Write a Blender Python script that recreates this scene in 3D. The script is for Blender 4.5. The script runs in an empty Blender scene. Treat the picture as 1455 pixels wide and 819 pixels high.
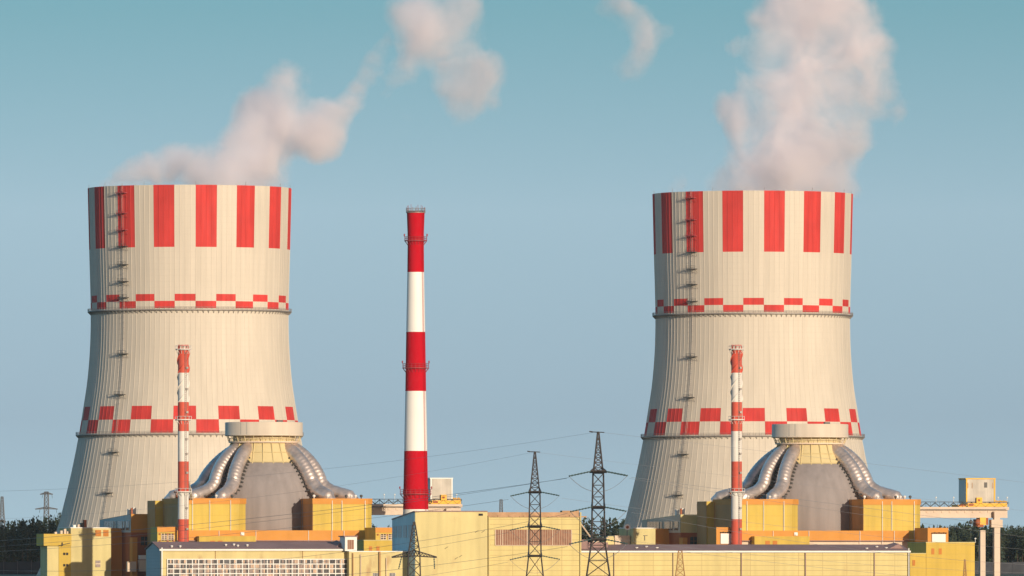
import bpy, math, random
from mathutils import Vector, Matrix
import numpy as np
S = bpy.context.scene
COL = S.collection
R_ = math.radians
sin, cos, pi = math.sin, math.cos, math.pi

# ------------------------------------------------------------------ camera
F = 13356.0                       # focal length in photo pixels (photo 1455 wide)
CX, HY, EYE = 727.5, 780.0, 12.0  # principal column, horizon row, eye height
cd = bpy.data.cameras.new('camera'); cam = bpy.data.objects.new('camera', cd); COL.objects.link(cam)
cam.location = (0, 0, EYE); cam.rotation_euler = (R_(90), 0, 0)
cd.sensor_width = 36; cd.lens = 36 * F / 1455
cd.shift_y = (HY - 409.5) / 1455
cd.clip_start = 1; cd.clip_end = 60000
S.camera = cam

# ------------------------------------------------------------------ light
SUN_AZ, SUN_EL = 28.5, 11.0        # degrees to the right of straight behind the camera; elevation
w = bpy.data.worlds.new("World"); S.world = w; w.use_nodes = True
nt = w.node_tree; nt.nodes.clear()
sky = nt.nodes.new('ShaderNodeTexSky'); sky.sky_type = 'NISHITA'; sky.sun_disc = False
sky.sun_elevation = R_(SUN_EL); sky.sun_rotation = R_(180 - SUN_AZ)
sky.air_density = 1.0; sky.dust_density = 0.4; sky.ozone_density = 2.0
tc = nt.nodes.new('ShaderNodeTexCoord')
sx = nt.nodes.new('ShaderNodeSeparateXYZ'); nt.links.new(tc.outputs['Generated'], sx.inputs[0])
# look the low band up a little higher, where the model is bluer
mz = nt.nodes.new('ShaderNodeMapRange'); mz.inputs[1].default_value = 0.0; mz.inputs[2].default_value = 0.06
mz.inputs[3].default_value = 0.12; mz.inputs[4].default_value = 0.20; mz.clamp = True
nt.links.new(sx.outputs[2], mz.inputs[0])
mx = nt.nodes.new('ShaderNodeMath'); mx.operation = 'MAXIMUM'
nt.links.new(mz.outputs[0], mx.inputs[0]); nt.links.new(sx.outputs[2], mx.inputs[1])
cxyz = nt.nodes.new('ShaderNodeCombineXYZ')
nt.links.new(sx.outputs[0], cxyz.inputs[0]); nt.links.new(sx.outputs[1], cxyz.inputs[1]); nt.links.new(mx.outputs[0], cxyz.inputs[2])
nt.links.new(cxyz.outputs[0], sky.inputs[0])
rp_ = nt.nodes.new('ShaderNodeValToRGB'); er = rp_.color_ramp.elements
SKY = [(0.0, (.90, .85, .91)), (0.14, (.87, .785, .815)), (0.36, (1.09, .995, .94)), (0.57, (.70, .875, .78)), (0.70, (.56, .90, .84)), (1.0, (.66, 1.52, 1.66))]
er[0].position = SKY[0][0]; er[0].color = (*SKY[0][1], 1); er[1].position = SKY[-1][0]; er[1].color = (*SKY[-1][1], 1)
for p_, c_ in SKY[1:-1]: e_ = er.new(p_); e_.color = (*c_, 1)
mr_ = nt.nodes.new('ShaderNodeMapRange'); mr_.inputs[1].default_value = 0; mr_.inputs[2].default_value = 0.1
nt.links.new(sx.outputs[2], mr_.inputs[0]); nt.links.new(mr_.outputs[0], rp_.inputs[0])
tint = nt.nodes.new('ShaderNodeMix'); tint.data_type = 'RGBA'; tint.blend_type = 'MULTIPLY'; tint.inputs[0].default_value = 1
# the sky on the sun's side is warm, away from it blue green
gl = nt.nodes.new('ShaderNodeVectorMath'); gl.operation = 'DOT_PRODUCT'
gl.inputs[1].default_value = (sin(R_(SUN_AZ)), -cos(R_(SUN_AZ)), 0.0)
nt.links.new(tc.outputs['Generated'], gl.inputs[0])
gm = nt.nodes.new('ShaderNodeMapRange'); gm.interpolation_type = 'SMOOTHSTEP'; gm.inputs[1].default_value = -.5; gm.inputs[2].default_value = .6
nt.links.new(gl.outputs['Value'], gm.inputs[0])
wm = nt.nodes.new('ShaderNodeMix'); wm.data_type = 'RGBA'; wm.inputs[7].default_value = (1.45, .90, .72, 1)
nt.links.new(gm.outputs[0], wm.inputs[0]); nt.links.new(rp_.outputs[0], wm.inputs[6]); nt.links.new(wm.outputs[2], tint.inputs[7])
nt.links.new(sky.outputs[0], tint.inputs[6])
bg = nt.nodes.new('ShaderNodeBackground'); bg.inputs[1].default_value = 0.12
nt.links.new(tint.outputs[2], bg.inputs[0])
wo = nt.nodes.new('ShaderNodeOutputWorld'); nt.links.new(bg.outputs[0], wo.inputs[0])
ld = bpy.data.lights.new('sun', 'SUN'); ld.energy = 4.35; ld.angle = R_(0.5); ld.color = (1.0, 0.855, 0.65)
sun = bpy.data.objects.new('sun', ld); COL.objects.link(sun); sun.rotation_euler = (R_(90 - SUN_EL), 0, R_(SUN_AZ))
sun.location = (500, -500, 500)
S.view_settings.view_transform = 'Standard'; S.view_settings.look = 'None'
S.view_settings.exposure = 0.0; S.view_settings.gamma = 1.0; S.view_settings.use_curve_mapping = False
S.render.engine = 'CYCLES'
S.cycles.use_denoising = True
S.cycles.diffuse_bounces = 3; S.cycles.glossy_bounces = 3
S.cycles.volume_bounces = 8; S.cycles.max_bounces = 12; S.cycles.transparent_max_bounces = 16
S.cycles.volume_step_rate = 0.25; S.cycles.volume_max_steps = 512

# ------------------------------------------------------------------ helpers
AL = R_(15.0)                     # the plant's long fronts are turned 15 degrees
ca, sa = cos(AL), sin(AL)
def X(px, Y): return (px - CX) * Y / F
def Z(py, Y): return EYE + (HY - py) * Y / F
def P(px, py, Y): return Vector((X(px, Y), Y, Z(py, Y)))
def row(px, R): return R / (1 - (px - CX) / F * sa / ca)   # depth of a plant-parallel row at a column

class MB:
    """collects shapes for one mesh"""
    def __init__(s): s.v = []; s.f = []; s.m = []; s.sm = []
    def add(s, vs, fs, mi=0, smooth=False):
        o = len(s.v); s.v += [tuple(v) for v in vs]
        for k, f in enumerate(fs):
            s.f.append(tuple(i + o for i in f)); s.m.append(mi[k] if isinstance(mi, list) else mi); s.sm.append(smooth)
    def box(s, x0, x1, y0, y1, z0, z1, mi=0):
        vs = [(x0,y0,z0),(x1,y0,z0),(x1,y1,z0),(x0,y1,z0),(x0,y0,z1),(x1,y0,z1),(x1,y1,z1),(x0,y1,z1)]
        s.add(vs, [(0,3,2,1),(4,5,6,7),(0,1,5,4),(1,2,6,5),(2,3,7,6),(3,0,4,7)], mi)
    def prism(s, pts, z0, z1, mi=0):
        """pts: counter-clockwise plan outline; z1 a number or one height per point"""
        n = len(pts); zt = z1 if isinstance(z1, (list, tuple)) else [z1] * n
        vs = [(x, y, z0) for x, y in pts] + [(x, y, zt[k]) for k, (x, y) in enumerate(pts)]
        fs = [tuple(range(n - 1, -1, -1)), tuple(range(n, 2 * n))] + [(k, (k + 1) % n, n + (k + 1) % n, n + k) for k in range(n)]
        s.add(vs, fs, mi)
    def lathe(s, prof, n=48, mi=0, cx=0, cy=0, smooth=True, close=True):
        """prof: list of (r, z[, material of the band above])"""
        o = len(s.v)
        for p in prof:
            for k in range(n):
                a = 2 * pi * k / n; s.v.append((cx + p[0] * cos(a), cy + p[0] * sin(a), p[1]))
        for j in range(len(prof) - 1):
            m_ = prof[j][2] if len(prof[j]) > 2 else mi
            for k in range(n):
                k2 = (k + 1) % n
                s.f.append((o + j*n + k, o + j*n + k2, o + (j+1)*n + k2, o + (j+1)*n + k)); s.m.append(m_); s.sm.append(smooth)
        if close:
            s.f.append(tuple(o + k for k in range(n - 1, -1, -1))); s.m.append(mi); s.sm.append(False)
            b = o + (len(prof) - 1) * n
            s.f.append(tuple(b + k for k in range(n))); s.m.append(prof[-1][2] if len(prof[-1]) > 2 else mi); s.sm.append(False)
    def tube(s, path, r, n=6, mi=0, smooth=True, caps=True):
        path = [Vector(p) for p in path]; N = len(path)
        rs = r if isinstance(r, (list, tuple)) else [r] * N
        o = len(s.v); prev = None
        for i, p in enumerate(path):
            d = (path[min(i + 1, N - 1)] - path[max(i - 1, 0)]).normalized()
            if prev is None:
                up = Vector((0, 0, 1)) if abs(d.z) < .95 else Vector((1, 0, 0))
                a = d.cross(up).normalized()
            else:
                a = (prev - d * prev.dot(d)).normalized()
            prev = a; b = d.cross(a)
            for k in range(n):
                t = 2 * pi * k / n
                q = p + (a * cos(t) + b * sin(t)) * rs[i]; s.v.append(tuple(q))
        for i in range(N - 1):
            for k in range(n):
                k2 = (k + 1) % n
                s.f.append((o + i*n + k, o + i*n + k2, o + (i+1)*n + k2, o + (i+1)*n + k)); s.m.append(mi); s.sm.append(smooth)
        if caps:
            s.f.append(tuple(o + k for k in range(n - 1, -1, -1))); s.m.append(mi); s.sm.append(False)
            s.f.append(tuple(o + (N-1)*n + k for k in range(n))); s.m.append(mi); s.sm.append(False)
    def bar(s, p, q, r, mi=0, n=4): s.tube([p, q], r, n, mi, smooth=False)
    def build(s, name, mats, parent=None, loc=None, rotz=0):
        me = bpy.data.meshes.new(name); me.from_pydata(s.v, [], s.f)
        for m in (mats if isinstance(mats, (list, tuple)) else [mats]): me.materials.append(m)
        me.polygons.foreach_set('material_index', s.m); me.polygons.foreach_set('use_smooth', s.sm); me.update()
        o = bpy.data.objects.new(name, me); COL.objects.link(o)
        if parent: o.parent = parent
        if loc is not None: o.location = loc
        if rotz: o.rotation_euler.z = rotz
        return o
def thing(name, label, cat, loc, rotz=0, group=None):
    o = bpy.data.objects.new(name, None); COL.objects.link(o)
    o.location = loc; o.rotation_euler.z = rotz; o['label'] = label; o['category'] = cat
    if group: o['group'] = group
    return o
def tag(o, label=None, cat=None, group=None, kind=None):
    for k, v in (('label', label), ('category', cat), ('group', group), ('kind', kind)):
        if v: o[k] = v
    return o
def kids(o): return [c for c in bpy.data.objects if c.parent == o]
def copy_tree(o, parent=None):
    c = o.copy(); COL.objects.link(c)
    if parent: c.parent = parent
    for ch in kids(o): copy_tree(ch, c)
    return c

# ------------------------------------------------------------------ materials
def mat(name, col, rough=0.75, metal=0.0, var=0.10, vscale=0.06, streak=0.0, seam=None, spec=0.3, rust=0.0, bump=0.0):
    """procedural paint or concrete: broad mottling, vertical streaks, optional panel seams (u period, z period, width, colour)"""
    m = bpy.data.materials.new(name); m.use_nodes = True; t = m.node_tree; N = t.nodes; L = t.links
    b = N['Principled BSDF']; b.inputs['Roughness'].default_value = rough; b.inputs['Metallic'].default_value = metal
    b.inputs['Specular IOR Level'].default_value = spec
    co = N.new('ShaderNodeTexCoord')
    def noise(scale, vec, detail=4):
        n = N.new('ShaderNodeTexNoise'); n.inputs['Scale'].default_value = scale; n.inputs['Detail'].default_value = detail
        L.new(vec, n.inputs['Vector']); return n.outputs[0]
    def rng(src, a, b_, c, d):
        r = N.new('ShaderNodeMapRange'); r.inputs[1].default_value = a; r.inputs[2].default_value = b_; r.inputs[3].default_value = c; r.inputs[4].default_value = d
        L.new(src, r.inputs[0]); return r.outputs[0]
    def mul(c_, fac):
        h = N.new('ShaderNodeMix'); h.data_type = 'RGBA'; h.blend_type = 'MULTIPLY'; h.inputs[0].default_value = 1
        if isinstance(c_, tuple): h.inputs[6].default_value = c_
        else: L.new(c_, h.inputs[6])
        L.new(fac, h.inputs[7]); return h.outputs[2]
    def blend(c_, fac, col2):
        h = N.new('ShaderNodeMix'); h.data_type = 'RGBA'
        L.new(fac, h.inputs[0])
        if isinstance(c_, tuple): h.inputs[6].default_value = c_
        else: L.new(c_, h.inputs[6])
        h.inputs[7].default_value = (*col2, 1); return h.outputs[2]
    c = (*col, 1)
    c = mul(c, rng(noise(vscale, co.outputs['Object']), .3, .7, 1 - var, 1 + var))
    if streak:
        mp = N.new('ShaderNodeMapping'); mp.inputs['Scale'].default_value = (1, 1, .06); L.new(co.outputs['Object'], mp.inputs[0])
        c = mul(c, rng(noise(.35, mp.outputs[0], 6), .35, .7, 1 + streak * .3, 1 - streak))
    if rust:
        mp = N.new('ShaderNodeMapping'); mp.inputs['Scale'].default_value = (1, 1, .35); L.new(co.outputs['Object'], mp.inputs[0])
        c = blend(c, rng(noise(.22, mp.outputs[0], 8), .58, .72, 0, rust), (.34, .17, .09))
    if seam:
        pu, pz, lw, sc = seam
        sep = N.new('ShaderNodeSeparateXYZ'); L.new(co.outputs['Object'], sep.inputs[0])
        def line(src, per, wd):
            d = N.new('ShaderNodeMath'); d.operation = 'DIVIDE'; d.inputs[1].default_value = per; L.new(src, d.inputs[0])
            fr = N.new('ShaderNodeMath'); fr.operation = 'FRACT'; L.new(d.outputs[0], fr.inputs[0])
            lt = N.new('ShaderNodeMath'); lt.operation = 'LESS_THAN'; lt.inputs[1].default_value = wd / per; L.new(fr.outputs[0], lt.inputs[0]); return lt.outputs[0]
        ad = N.new('ShaderNodeMath'); L.new(sep.outputs[0], ad.inputs[0]); L.new(sep.outputs[1], ad.inputs[1])
        f = None
        if pu: f = line(ad.outputs[0], pu, lw)
        if pz:
            g = line(sep.outputs[2], pz, lw)
            if f is None: f = g
            else:
                mxx = N.new('ShaderNodeMath'); mxx.operation = 'MAXIMUM'; L.new(f, mxx.inputs[0]); L.new(g, mxx.inputs[1]); f = mxx.outputs[0]
        c = blend(c, f, sc)
    L.new(c, b.inputs['Base Color'])
    L.new(rng(noise(vscale * 6, co.outputs['Object']), .3, .7, max(.05, rough - .08), min(1, rough + .08)), b.inputs['Roughness'])
    if bump:
        bp = N.new('ShaderNodeBump'); bp.inputs['Strength'].default_value = bump; bp.inputs['Distance'].default_value = .2
        L.new(noise(.8, co.outputs['Object'], 6), bp.inputs['Height']); L.new(bp.outputs[0], b.inputs['Normal'])
    return m

M = {}
M['concrete'] = mat('tower concrete', (.62, .555, .465), .8, var=.045, vscale=.03, streak=.085, seam=(0, 2.6, .10, (.57, .505, .42)), bump=.05)
M['tower_red'] = mat('tower red paint', (.60, .05, .044), .7, var=.14, vscale=.05, streak=.22, spec=.2)
M['tower_red_pale'] = mat('tower faded red paint', (.66, .09, .06), .55, var=.12, vscale=.05, streak=.15, spec=.4)
M['dark_inside'] = mat('tower inner lining', (.30, .28, .26), .9)
M['steel_dark'] = mat('dark galvanised steel', (.10, .095, .09), .6, .3)
M['pylon'] = mat('pylon steel', (.085, .075, .075), .65, .3, rust=.5)
M['pylon_rust'] = mat('rusty pylon steel', (.46, .27, .12), .8, .1)
M['rail'] = mat('grey railing steel', (.30, .27, .25), .6, .3)
M['rail_red'] = mat('red railing steel', (.35, .06, .07), .6, .1)
M['rail_white'] = mat('white railing steel', (.75, .72, .68), .6)
M['dome'] = mat('dome concrete', (.295, .262, .258), .8, var=.06, vscale=.07, streak=.16, bump=.05)
M['cap'] = mat('deflector sheet', (.70, .60, .48), .7, var=.06, streak=.10, seam=(5.5, 0, .07, (.5, .45, .38)))
M['drum'] = mat('collar panel', (.62, .51, .27), .7, var=.08)
M['duct'] = mat('galvanised duct', (.66, .57, .52), .42, .72, var=.18, vscale=.35, spec=.5)
M['yellow'] = mat('yellow panel', (.60, .435, .085), .7, var=.05, vscale=.08, streak=.12, seam=(7.2, 4.2, .09, (.48, .33, .07)))
M['yellow_plain'] = mat('yellow render', (.60, .415, .075), .75, var=.06, vscale=.08, streak=.13, seam=(6.0, 3.3, .09, (.50, .34, .07)))
M['orange'] = mat('orange fascia', (.62, .27, .05), .7, var=.06, vscale=.08, streak=.06)
M['end_wall_shade'] = mat('shaded end wall', (.52, .27, .10), .75, var=.06, vscale=.1, streak=.10, seam=(6.5, 0, .07, (.40, .20, .08)))  # brown shade of the yellow walls, put into the colour
M['brown'] = mat('brown red panel', (.36, .11, .045), .75, var=.10, vscale=.12)
M['cream'] = mat('pale yellow wall', (.64, .54, .255), .8, var=.06, vscale=.10, streak=.12, rust=.18)
M['cream_panel'] = mat('pale yellow wall panels', (.64, .53, .235), .8, var=.045, vscale=.10, streak=.10, seam=(9.4, 1.9, .16, (.44, .33, .15)), rust=.14)
M['cream_stain'] = mat('stained pale yellow wall', (.63, .525, .25), .8, var=.06, vscale=.12, streak=.10, rust=.55)
M['pink'] = mat('cream plaster', (.70, .55, .42), .8, var=.06, streak=.08)
M['shade_blue'] = mat('blue shaded wall', (.44, .62, .66), .6, var=.07, vscale=.12, seam=(6.0, 0, .12, (.25, .33, .36)))  # blue of sky-lit shade put into the colour
M['gable_blue'] = mat('grey cladding', (.46, .50, .50), .7, var=.05, vscale=.12, seam=(0, 1.2, .08, (.36, .40, .41)))
M['roof'] = mat('roofing felt', (.30, .195, .185), .85, var=.14, vscale=.12, streak=.0, seam=(3.1, 0, .14, (.15, .11, .105)), rust=.25)
M['rustcap'] = mat('rusted parapet', (.42, .26, .15), .85, var=.3, vscale=.22, rust=.9)
M['louvre'] = mat('brown louvre', (.27, .135, .085), .8, var=.22, vscale=.6, seam=(.9, 0, .22, (.42, .30, .22)))
M['white'] = mat('white paint', (.80, .78, .73), .6, var=.03, streak=.03)
M['stack_red'] = mat('chimney red paint', (.50, .004, .016), .85, var=.05, vscale=.10, streak=.08, spec=.06)
M['stack_white'] = mat('chimney white paint', (.84, .82, .78), .6, var=.025, vscale=.1, streak=.04, rust=.06)
M['vent_red'] = mat('faded red stack paint', (.62, .10, .06), .6, var=.10, vscale=.3, streak=.12)
M['vent_white'] = mat('stack white paint', (.76, .72, .66), .6, var=.06, vscale=.3, streak=.10)
M['girder'] = mat('cream girder paint', (.66, .53, .42), .7, var=.06, streak=.08)
M['cart'] = mat('crane yellow paint', (.78, .42, .02), .5, var=.06)
M['cabin_panel'] = mat('weathered cabin sheet', (.56, .51, .44), .75, var=.12, vscale=.2, streak=.22, seam=(3.0, 0, .08, (.42, .38, .33)))
M['glass'] = mat('window glass', (.05, .06, .07), .12, 0, var=.3, spec=.6)
M['glass_brown'] = mat('brown window glass', (.16, .09, .07), .25, var=.4, vscale=.5, spec=.5)
M['glass_amber'] = mat('amber window glass', (.42, .24, .13), .3, var=.3, vscale=.5, spec=.5)  # brown, amber and pale pane tints as plain base colours
M['glass_pale'] = mat('pale window glass', (.52, .40, .30), .35, var=.25, vscale=.5, spec=.5)
M['orange_window'] = mat('orange shutter', (.50, .17, .015), .6, var=.1)
M['hole'] = mat('dark opening', (.035, .03, .03), .9)
M['cable'] = mat('bare aluminium cable', (.30, .30, .31), .6, .2)
M['insul'] = mat('glass insulator', (.05, .09, .09), .3)
M['fence'] = mat('concrete fence', (.055, .058, .07), .85, var=.15, vscale=.3)
M['fence_post'] = mat('fence post', (.17, .13, .14), .8, var=.15)

# ------------------------------------------------------------------ ground
g = MB(); g.add([(-30000, -400, 0), (30000, -400, 0), (30000, 50000, 0), (-30000, 50000, 0)], [(0, 1, 2, 3)])
tag(g.build('ground', mat('meadow', (.055, .062, .035), .95, var=.3, vscale=.01)), kind='structure')

# ------------------------------------------------------------------ cooling towers
PROF = [(0, 68.2), (10, 63.5), (20.8, 59.0), (29.3, 56.6), (46.5, 52.5), (63.1, 49.2), (72.9, 47.6), (86, 45.6), (99.9, 44.4), (112, 44.0),
        (124, 44.1), (145.6, 44.7), (160, 45.05), (172.6, 45.35)]
def radius(z):
    n = len(PROF)
    for i in range(n - 1):
        if z <= PROF[i + 1][0] or i == n - 2:
            z0, r0 = PROF[i]; z1, r1 = PROF[i + 1]
            m0 = (r1 - PROF[i-1][1]) / (z1 - PROF[i-1][0]) if i else (r1 - r0) / (z1 - z0)
            m1 = (PROF[i+2][1] - r0) / (PROF[i+2][0] - z0) if i + 2 < n else (r1 - r0) / (z1 - z0)
            t = (z - z0) / (z1 - z0); h = z1 - z0
            return (2*t**3-3*t*t+1)*r0 + (t**3-2*t*t+t)*h*m0 + (-2*t**3+3*t*t)*r1 + (t**3-t*t)*h*m1
def dirn(az): a = R_(az); return Vector((sin(a), -cos(a), 0))      # az: degrees to the right of facing the camera
ZR = {'top': 172.6, 'stripe': 145.2, 'c1': 124.5, 'c2': 121.4, 'c3': 118.3, 'd1': 75.1, 'd2': 69.1, 'd3': 63.1}
def cooling_tower(px, R, label, phase, lad_az, plat_z, red):
    Y = row(px, R); face = -math.degrees(math.atan((px - CX) / F))  # azimuth that faces the camera
    root = thing('cooling_tower', label, 'cooling tower', (X(px, Y), Y, 0), 0, 'cooling towers')
    zs = sorted(set(list(np.linspace(0, 172.6, 44).round(2)) + list(ZR.values())))
    start = phase - 6 + face
    offs = [(0, .085), (.34, .085), (.40, 0), (2.94, 0)]
    az = []; dr = []
    for k in range(120):
        for a, d in offs: az.append(start + 3 * k + a); dr.append(d)
    n = len(az); sh = MB(); V = []
    dv = [dirn(a) for a in az]
    for z in zs:
        r = radius(z)
        for k in range(n): V.append((dv[k].x * (r + dr[k]), dv[k].y * (r + dr[k]), z))
    fs = []; ms = []
    for j in range(len(zs) - 1):
        zm = (zs[j] + zs[j + 1]) / 2
        for k in range(n):
            k2 = (k + 1) % n; fs.append((j*n + k, j*n + k2, (j+1)*n + k2, (j+1)*n + k))
            odd = int((3 * (k // 4)) // 12) % 2 == 0     # True inside a stripe
            m_ = 0
            if zm > ZR['stripe'] and odd: m_ = 1
            elif ZR['c2'] < zm < ZR['c1'] and not odd: m_ = 1
            elif ZR['c3'] < zm < ZR['c2'] and odd: m_ = 1
            elif ZR['d2'] < zm < ZR['d1'] and not odd: m_ = 1
            elif ZR['d3'] < zm < ZR['d2'] and odd: m_ = 1
            ms.append(m_)
    sh.add(V, fs, ms, False)
    # rim and inner face
    zt = zs[-1]; r = radius(zt); o = []
    for rr, z in ((r, zt), (r - .8, zt), (r - .8, zt - 25)):
        for k in range(n): o.append((dv[k].x * rr, dv[k].y * rr, z))
    fs = []
    for j in range(2):
        for k in range(n): fs.append((j*n + k, j*n + (k+1) % n, (j+1)*n + (k+1) % n, (j+1)*n + k))
    sh.add(o, fs, [0] * n + [2] * n)
    sh.build('shell', [M['concrete'], red, M['dark_inside']], root)
    for zr in (117.6, 62.6):
        rr = radius(zr); wk = MB()
        wk.lathe([(rr - .1, zr - .55), (rr + 1.3, zr - .25), (rr + 1.5, zr - .25), (rr + 1.5, zr + .15), (rr - .1, zr + .15)], 160, close=False, smooth=False)
        for k in range(120):
            d = dirn(start + 3 * k + 1.5); p = d * (rr + .1); q = d * (rr + 1.3)
            wk.bar((p.x, p.y, zr - 1.5), (q.x, q.y, zr - .3), .14)
        wo_ = wk.build('walkway', M['rail'], root)
        rl = MB()
        for h in (.65, 1.25): rl.tube([(dirn(3*k).x*(rr+1.4), dirn(3*k).y*(rr+1.4), zr + h) for k in range(121)], .06, 4, caps=False)
        for k in range(120): d = dirn(3 * k) * (rr + 1.4); rl.bar((d.x, d.y, zr), (d.x, d.y, zr + 1.25), .06)
        rl.build('railing', M['rail'], wo_)
    # ladder with rest platforms
    la = MB(); A = lad_az + face
    tang = Vector((cos(R_(A)), sin(R_(A)), 0))
    zz = list(np.linspace(8, 173.5, 84))
    for sgn in (-1, 1):
        la.tube([dirn(A) * (radius(min(z, 172.6)) + .75) + tang * .42 * sgn + Vector((0, 0, z)) for z in zz], .07, 4, smooth=False)
    for z in np.arange(8, 173, .9):
        p = dirn(A) * (radius(z) + .75); la.bar(p - tang * .42 + Vector((0, 0, z)), p + tang * .42 + Vector((0, 0, z)), .05, 1 if z > 145 else 0)
    for z in np.arange(9, 173, 2.4):                       # safety hoops
        p = dirn(A) * (radius(z) + .75); d = dirn(A)
        la.tube([p - tang*.45 + Vector((0,0,z)), p - tang*.4 + d*.7 + Vector((0,0,z)), p + tang*.4 + d*.7 + Vector((0,0,z)), p + tang*.45 + Vector((0,0,z))], .05 if z > 145 else .04, 4, 1 if z > 145 else 0)
    lo = la.build('ladder', [M['rail'], M['rail_red']], root)
    for z in plat_z:
        pl = MB(); d = dirn(A); p = d * (radius(z) + .2) + Vector((0, 0, z))
        for a0, a1 in ((-2.6, 2.6),):
            c = [p + tang*a0, p + tang*a1, p + tang*a1 + d*1.9, p + tang*a0 + d*1.9]
            pl.add([q for q in c] + [q + Vector((0,0,.3)) for q in c], [(0,1,2,3),(7,6,5,4),(0,4,5,1),(1,5,6,2),(2,6,7,3),(3,7,4,0)])
        for a0 in (-2.5, 0, 2.5):
            q = p + tang * a0 + d * 1.8; pl.bar(q, q + Vector((0, 0, 1.5)), .07)
            pl.bar(p + tang*a0 + Vector((0,0,-1.8)), q, .09)
        for h in (.8, 1.5): pl.bar(p + tang*-2.5 + d*1.8 + Vector((0,0,h)), p + tang*2.5 + d*1.8 + Vector((0,0,h)), .06)
        pl.build('rest_platform', M['rail_red'] if z > 146 else M['steel_dark'], lo)
    # lightning rods on the rim
    for k in range(12):
        rd = MB(); d = dirn(start + 30*k) * (radius(172.6) - .4); rd.bar((d.x, d.y, 172.4), (d.x, d.y, 174.2), .07); rd.build('lightning_rod', M['rail'], root)
    return root, (X(px, Y), Y)
def zl(ys, Y): return [Z(y, Y) for y in ys]
TL = cooling_tower(269.5, 4230, 'red striped concrete cooling tower whose steam leans over towards the tall chimney', 9.4, -40.5,
                   zl([274, 303, 327, 350, 376, 400, 423, 503, 561, 643, 701], 4150), M['tower_red'])
TR = cooling_tower(1069.5, 4230, 'red striped concrete cooling tower sending up a broad upright steam column', 12.55, -37.0,
                   zl([281, 312, 335, 358, 382, 404, 428, 507, 565, 646, 704], 4215), M['tower_red'])

# ------------------------------------------------------------------ tall chimney
def chimney():
    px = 590.7; Y = row(px, 3795)
    root = thing('chimney', 'tall red and white banded round chimney standing between the cooling towers', 'chimney', (X(px, Y), Y, 0))
    z = lambda y: Z(y, Y); s = Y / F
    prof = [(-1, 19.5, 1), (z(724), 18.0 * s, 0), (z(641), 16.4*s, 1), (z(556), 14.8*s, 0), (z(472), 13.5*s, 1), (z(387), 11.9*s, 0), (z(345), 11.5*s, 0), (z(330), 11.7*s, 0), (z(302), 12.7*s, 2), (z(300.5), 12.9*s, 2)]
    b = MB(); pr = []
    for i, (zz, r, m_) in enumerate(prof):
        if i == 0: r = 20.5 * s
        pr.append((r, zz, m_))
    top = pr[-1]; pr += [(top[0] - .5, top[1], 2), (top[0] - .5, top[1] - 8, 2)]
    b.lathe(pr, 64, close=False)
    b.build('shaft', [M['stack_red'], M['stack_white'], M['hole']], root)
    def rad(y):
        t = z(y)
        for i in range(len(prof) - 1):
            if prof[i][0] <= t <= prof[i+1][0]:
                f = (t - prof[i][0]) / (prof[i+1][0] - prof[i][0]); return pr[i][0] * (1 - f) + pr[i+1][0] * f
        return pr[-3][0]
    for y, out, h, mm in ((342, 1.3, 1.5, 'rail_red'), (523, 1.3, 1.7, 'rail_red'), (702, 1.4, 1.8, 'rail_red'), (302, .35, 1.6, 'rail')):
        r = rad(y); zz = z(y); p = MB()
        p.lathe([(r - .02, zz - .2), (r + out, zz - .2), (r + out, zz + .1), (r - .02, zz + .1)], 48, close=False, smooth=False)
        for k in range(20):
            a = 2*pi*k/20; q = (r + out - .1)
            p.bar((q*cos(a), q*sin(a), zz), (q*cos(a), q*sin(a), zz + h), .07)
            if out > 1: p.bar((r*cos(a), r*sin(a), zz - 1.8), (q*cos(a), q*sin(a), zz - .2), .08)
        for hh in (h * .5, h): p.tube([((r+out-.1)*cos(2*pi*k/40), (r+out-.1)*sin(2*pi*k/40), zz + hh) for k in range(41)], .06, 4, caps=False)
        p.build('walkway', M[mm], root)
        if out > 1:
            for sgn in (-1, 1):
                lm = MB(); q = (r + out)
                lm.tube([(q*sgn, -.3, zz + h), (q*sgn, -.3, zz + h + .6), (q*sgn, -.3, zz + h + 1.2)], [.08, .32, .2], 8)
                lm.build('warning_lamp', M['rail_red'], root)
    r = pr[-3][0]
    for k in range(11):
        rods = MB(); a = 2*pi*k/11 + .2; h = 2.0 + (k * 7 % 5) * .3
        rods.bar((r*cos(a), r*sin(a), z(302)), (r*1.03*cos(a), r*1.03*sin(a), z(302) + h), .07); rods.build('lightning_rod', M['rail_red'], root)
    ld_ = MB(); pts = []
    for y in range(728, 303, -4): r = rad(y); a = R_(-40); pts.append((Vector((cos(a), sin(a), 0)) * (r + .25)) + Vector((0, 0, z(y))))
    for sg in (-.25, .25):
        ld_.tube([p + Vector((sin(R_(40)), cos(R_(40)), 0)) * sg for p in pts], .05, 4, smooth=False)
    ld_.build('ladder', M['stack_red'], root)
chimney()

# ------------------------------------------------------------------ reactor units
def unit_origin(px): Y = row(px, 3800); return Vector((X(px, Y), Y, 0))
RB = 24.2; ZC = 28.5
def duct_path(a0, a1):
    """a0, a1: azimuth (right of facing the camera) at the collar and at the roof"""
    prof = [(8.6, 54.6), (11.2, 53.2)]
    for th in range(28, 69, 4): prof.append(((RB + 2.6) * sin(R_(th)), ZC + (RB + 2.5) * cos(R_(th))))
    e = 39.2 if abs(a1) > 60 else 38.0 if a1 < -40 else (34.5 if a1 > 0 else 35.5)
    prof += [(26.6, 36.6), (26.6 + (e-26.6) * .22, 35.0), (26.6 + (e-26.6) * .55, 33.8), (26.6 + (e-26.6) * .85, 32.7), (e, 30.8)]
    n = len(prof); pts = []
    for k, (r, z) in enumerate(prof):
        a = R_(a0 + (a1 - a0) * min(1, k / (n - 6)) - 15); d = Vector((sin(a), -cos(a), 0)); pts.append(d * r + Vector((0, 0, z)))
    return pts, d
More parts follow.
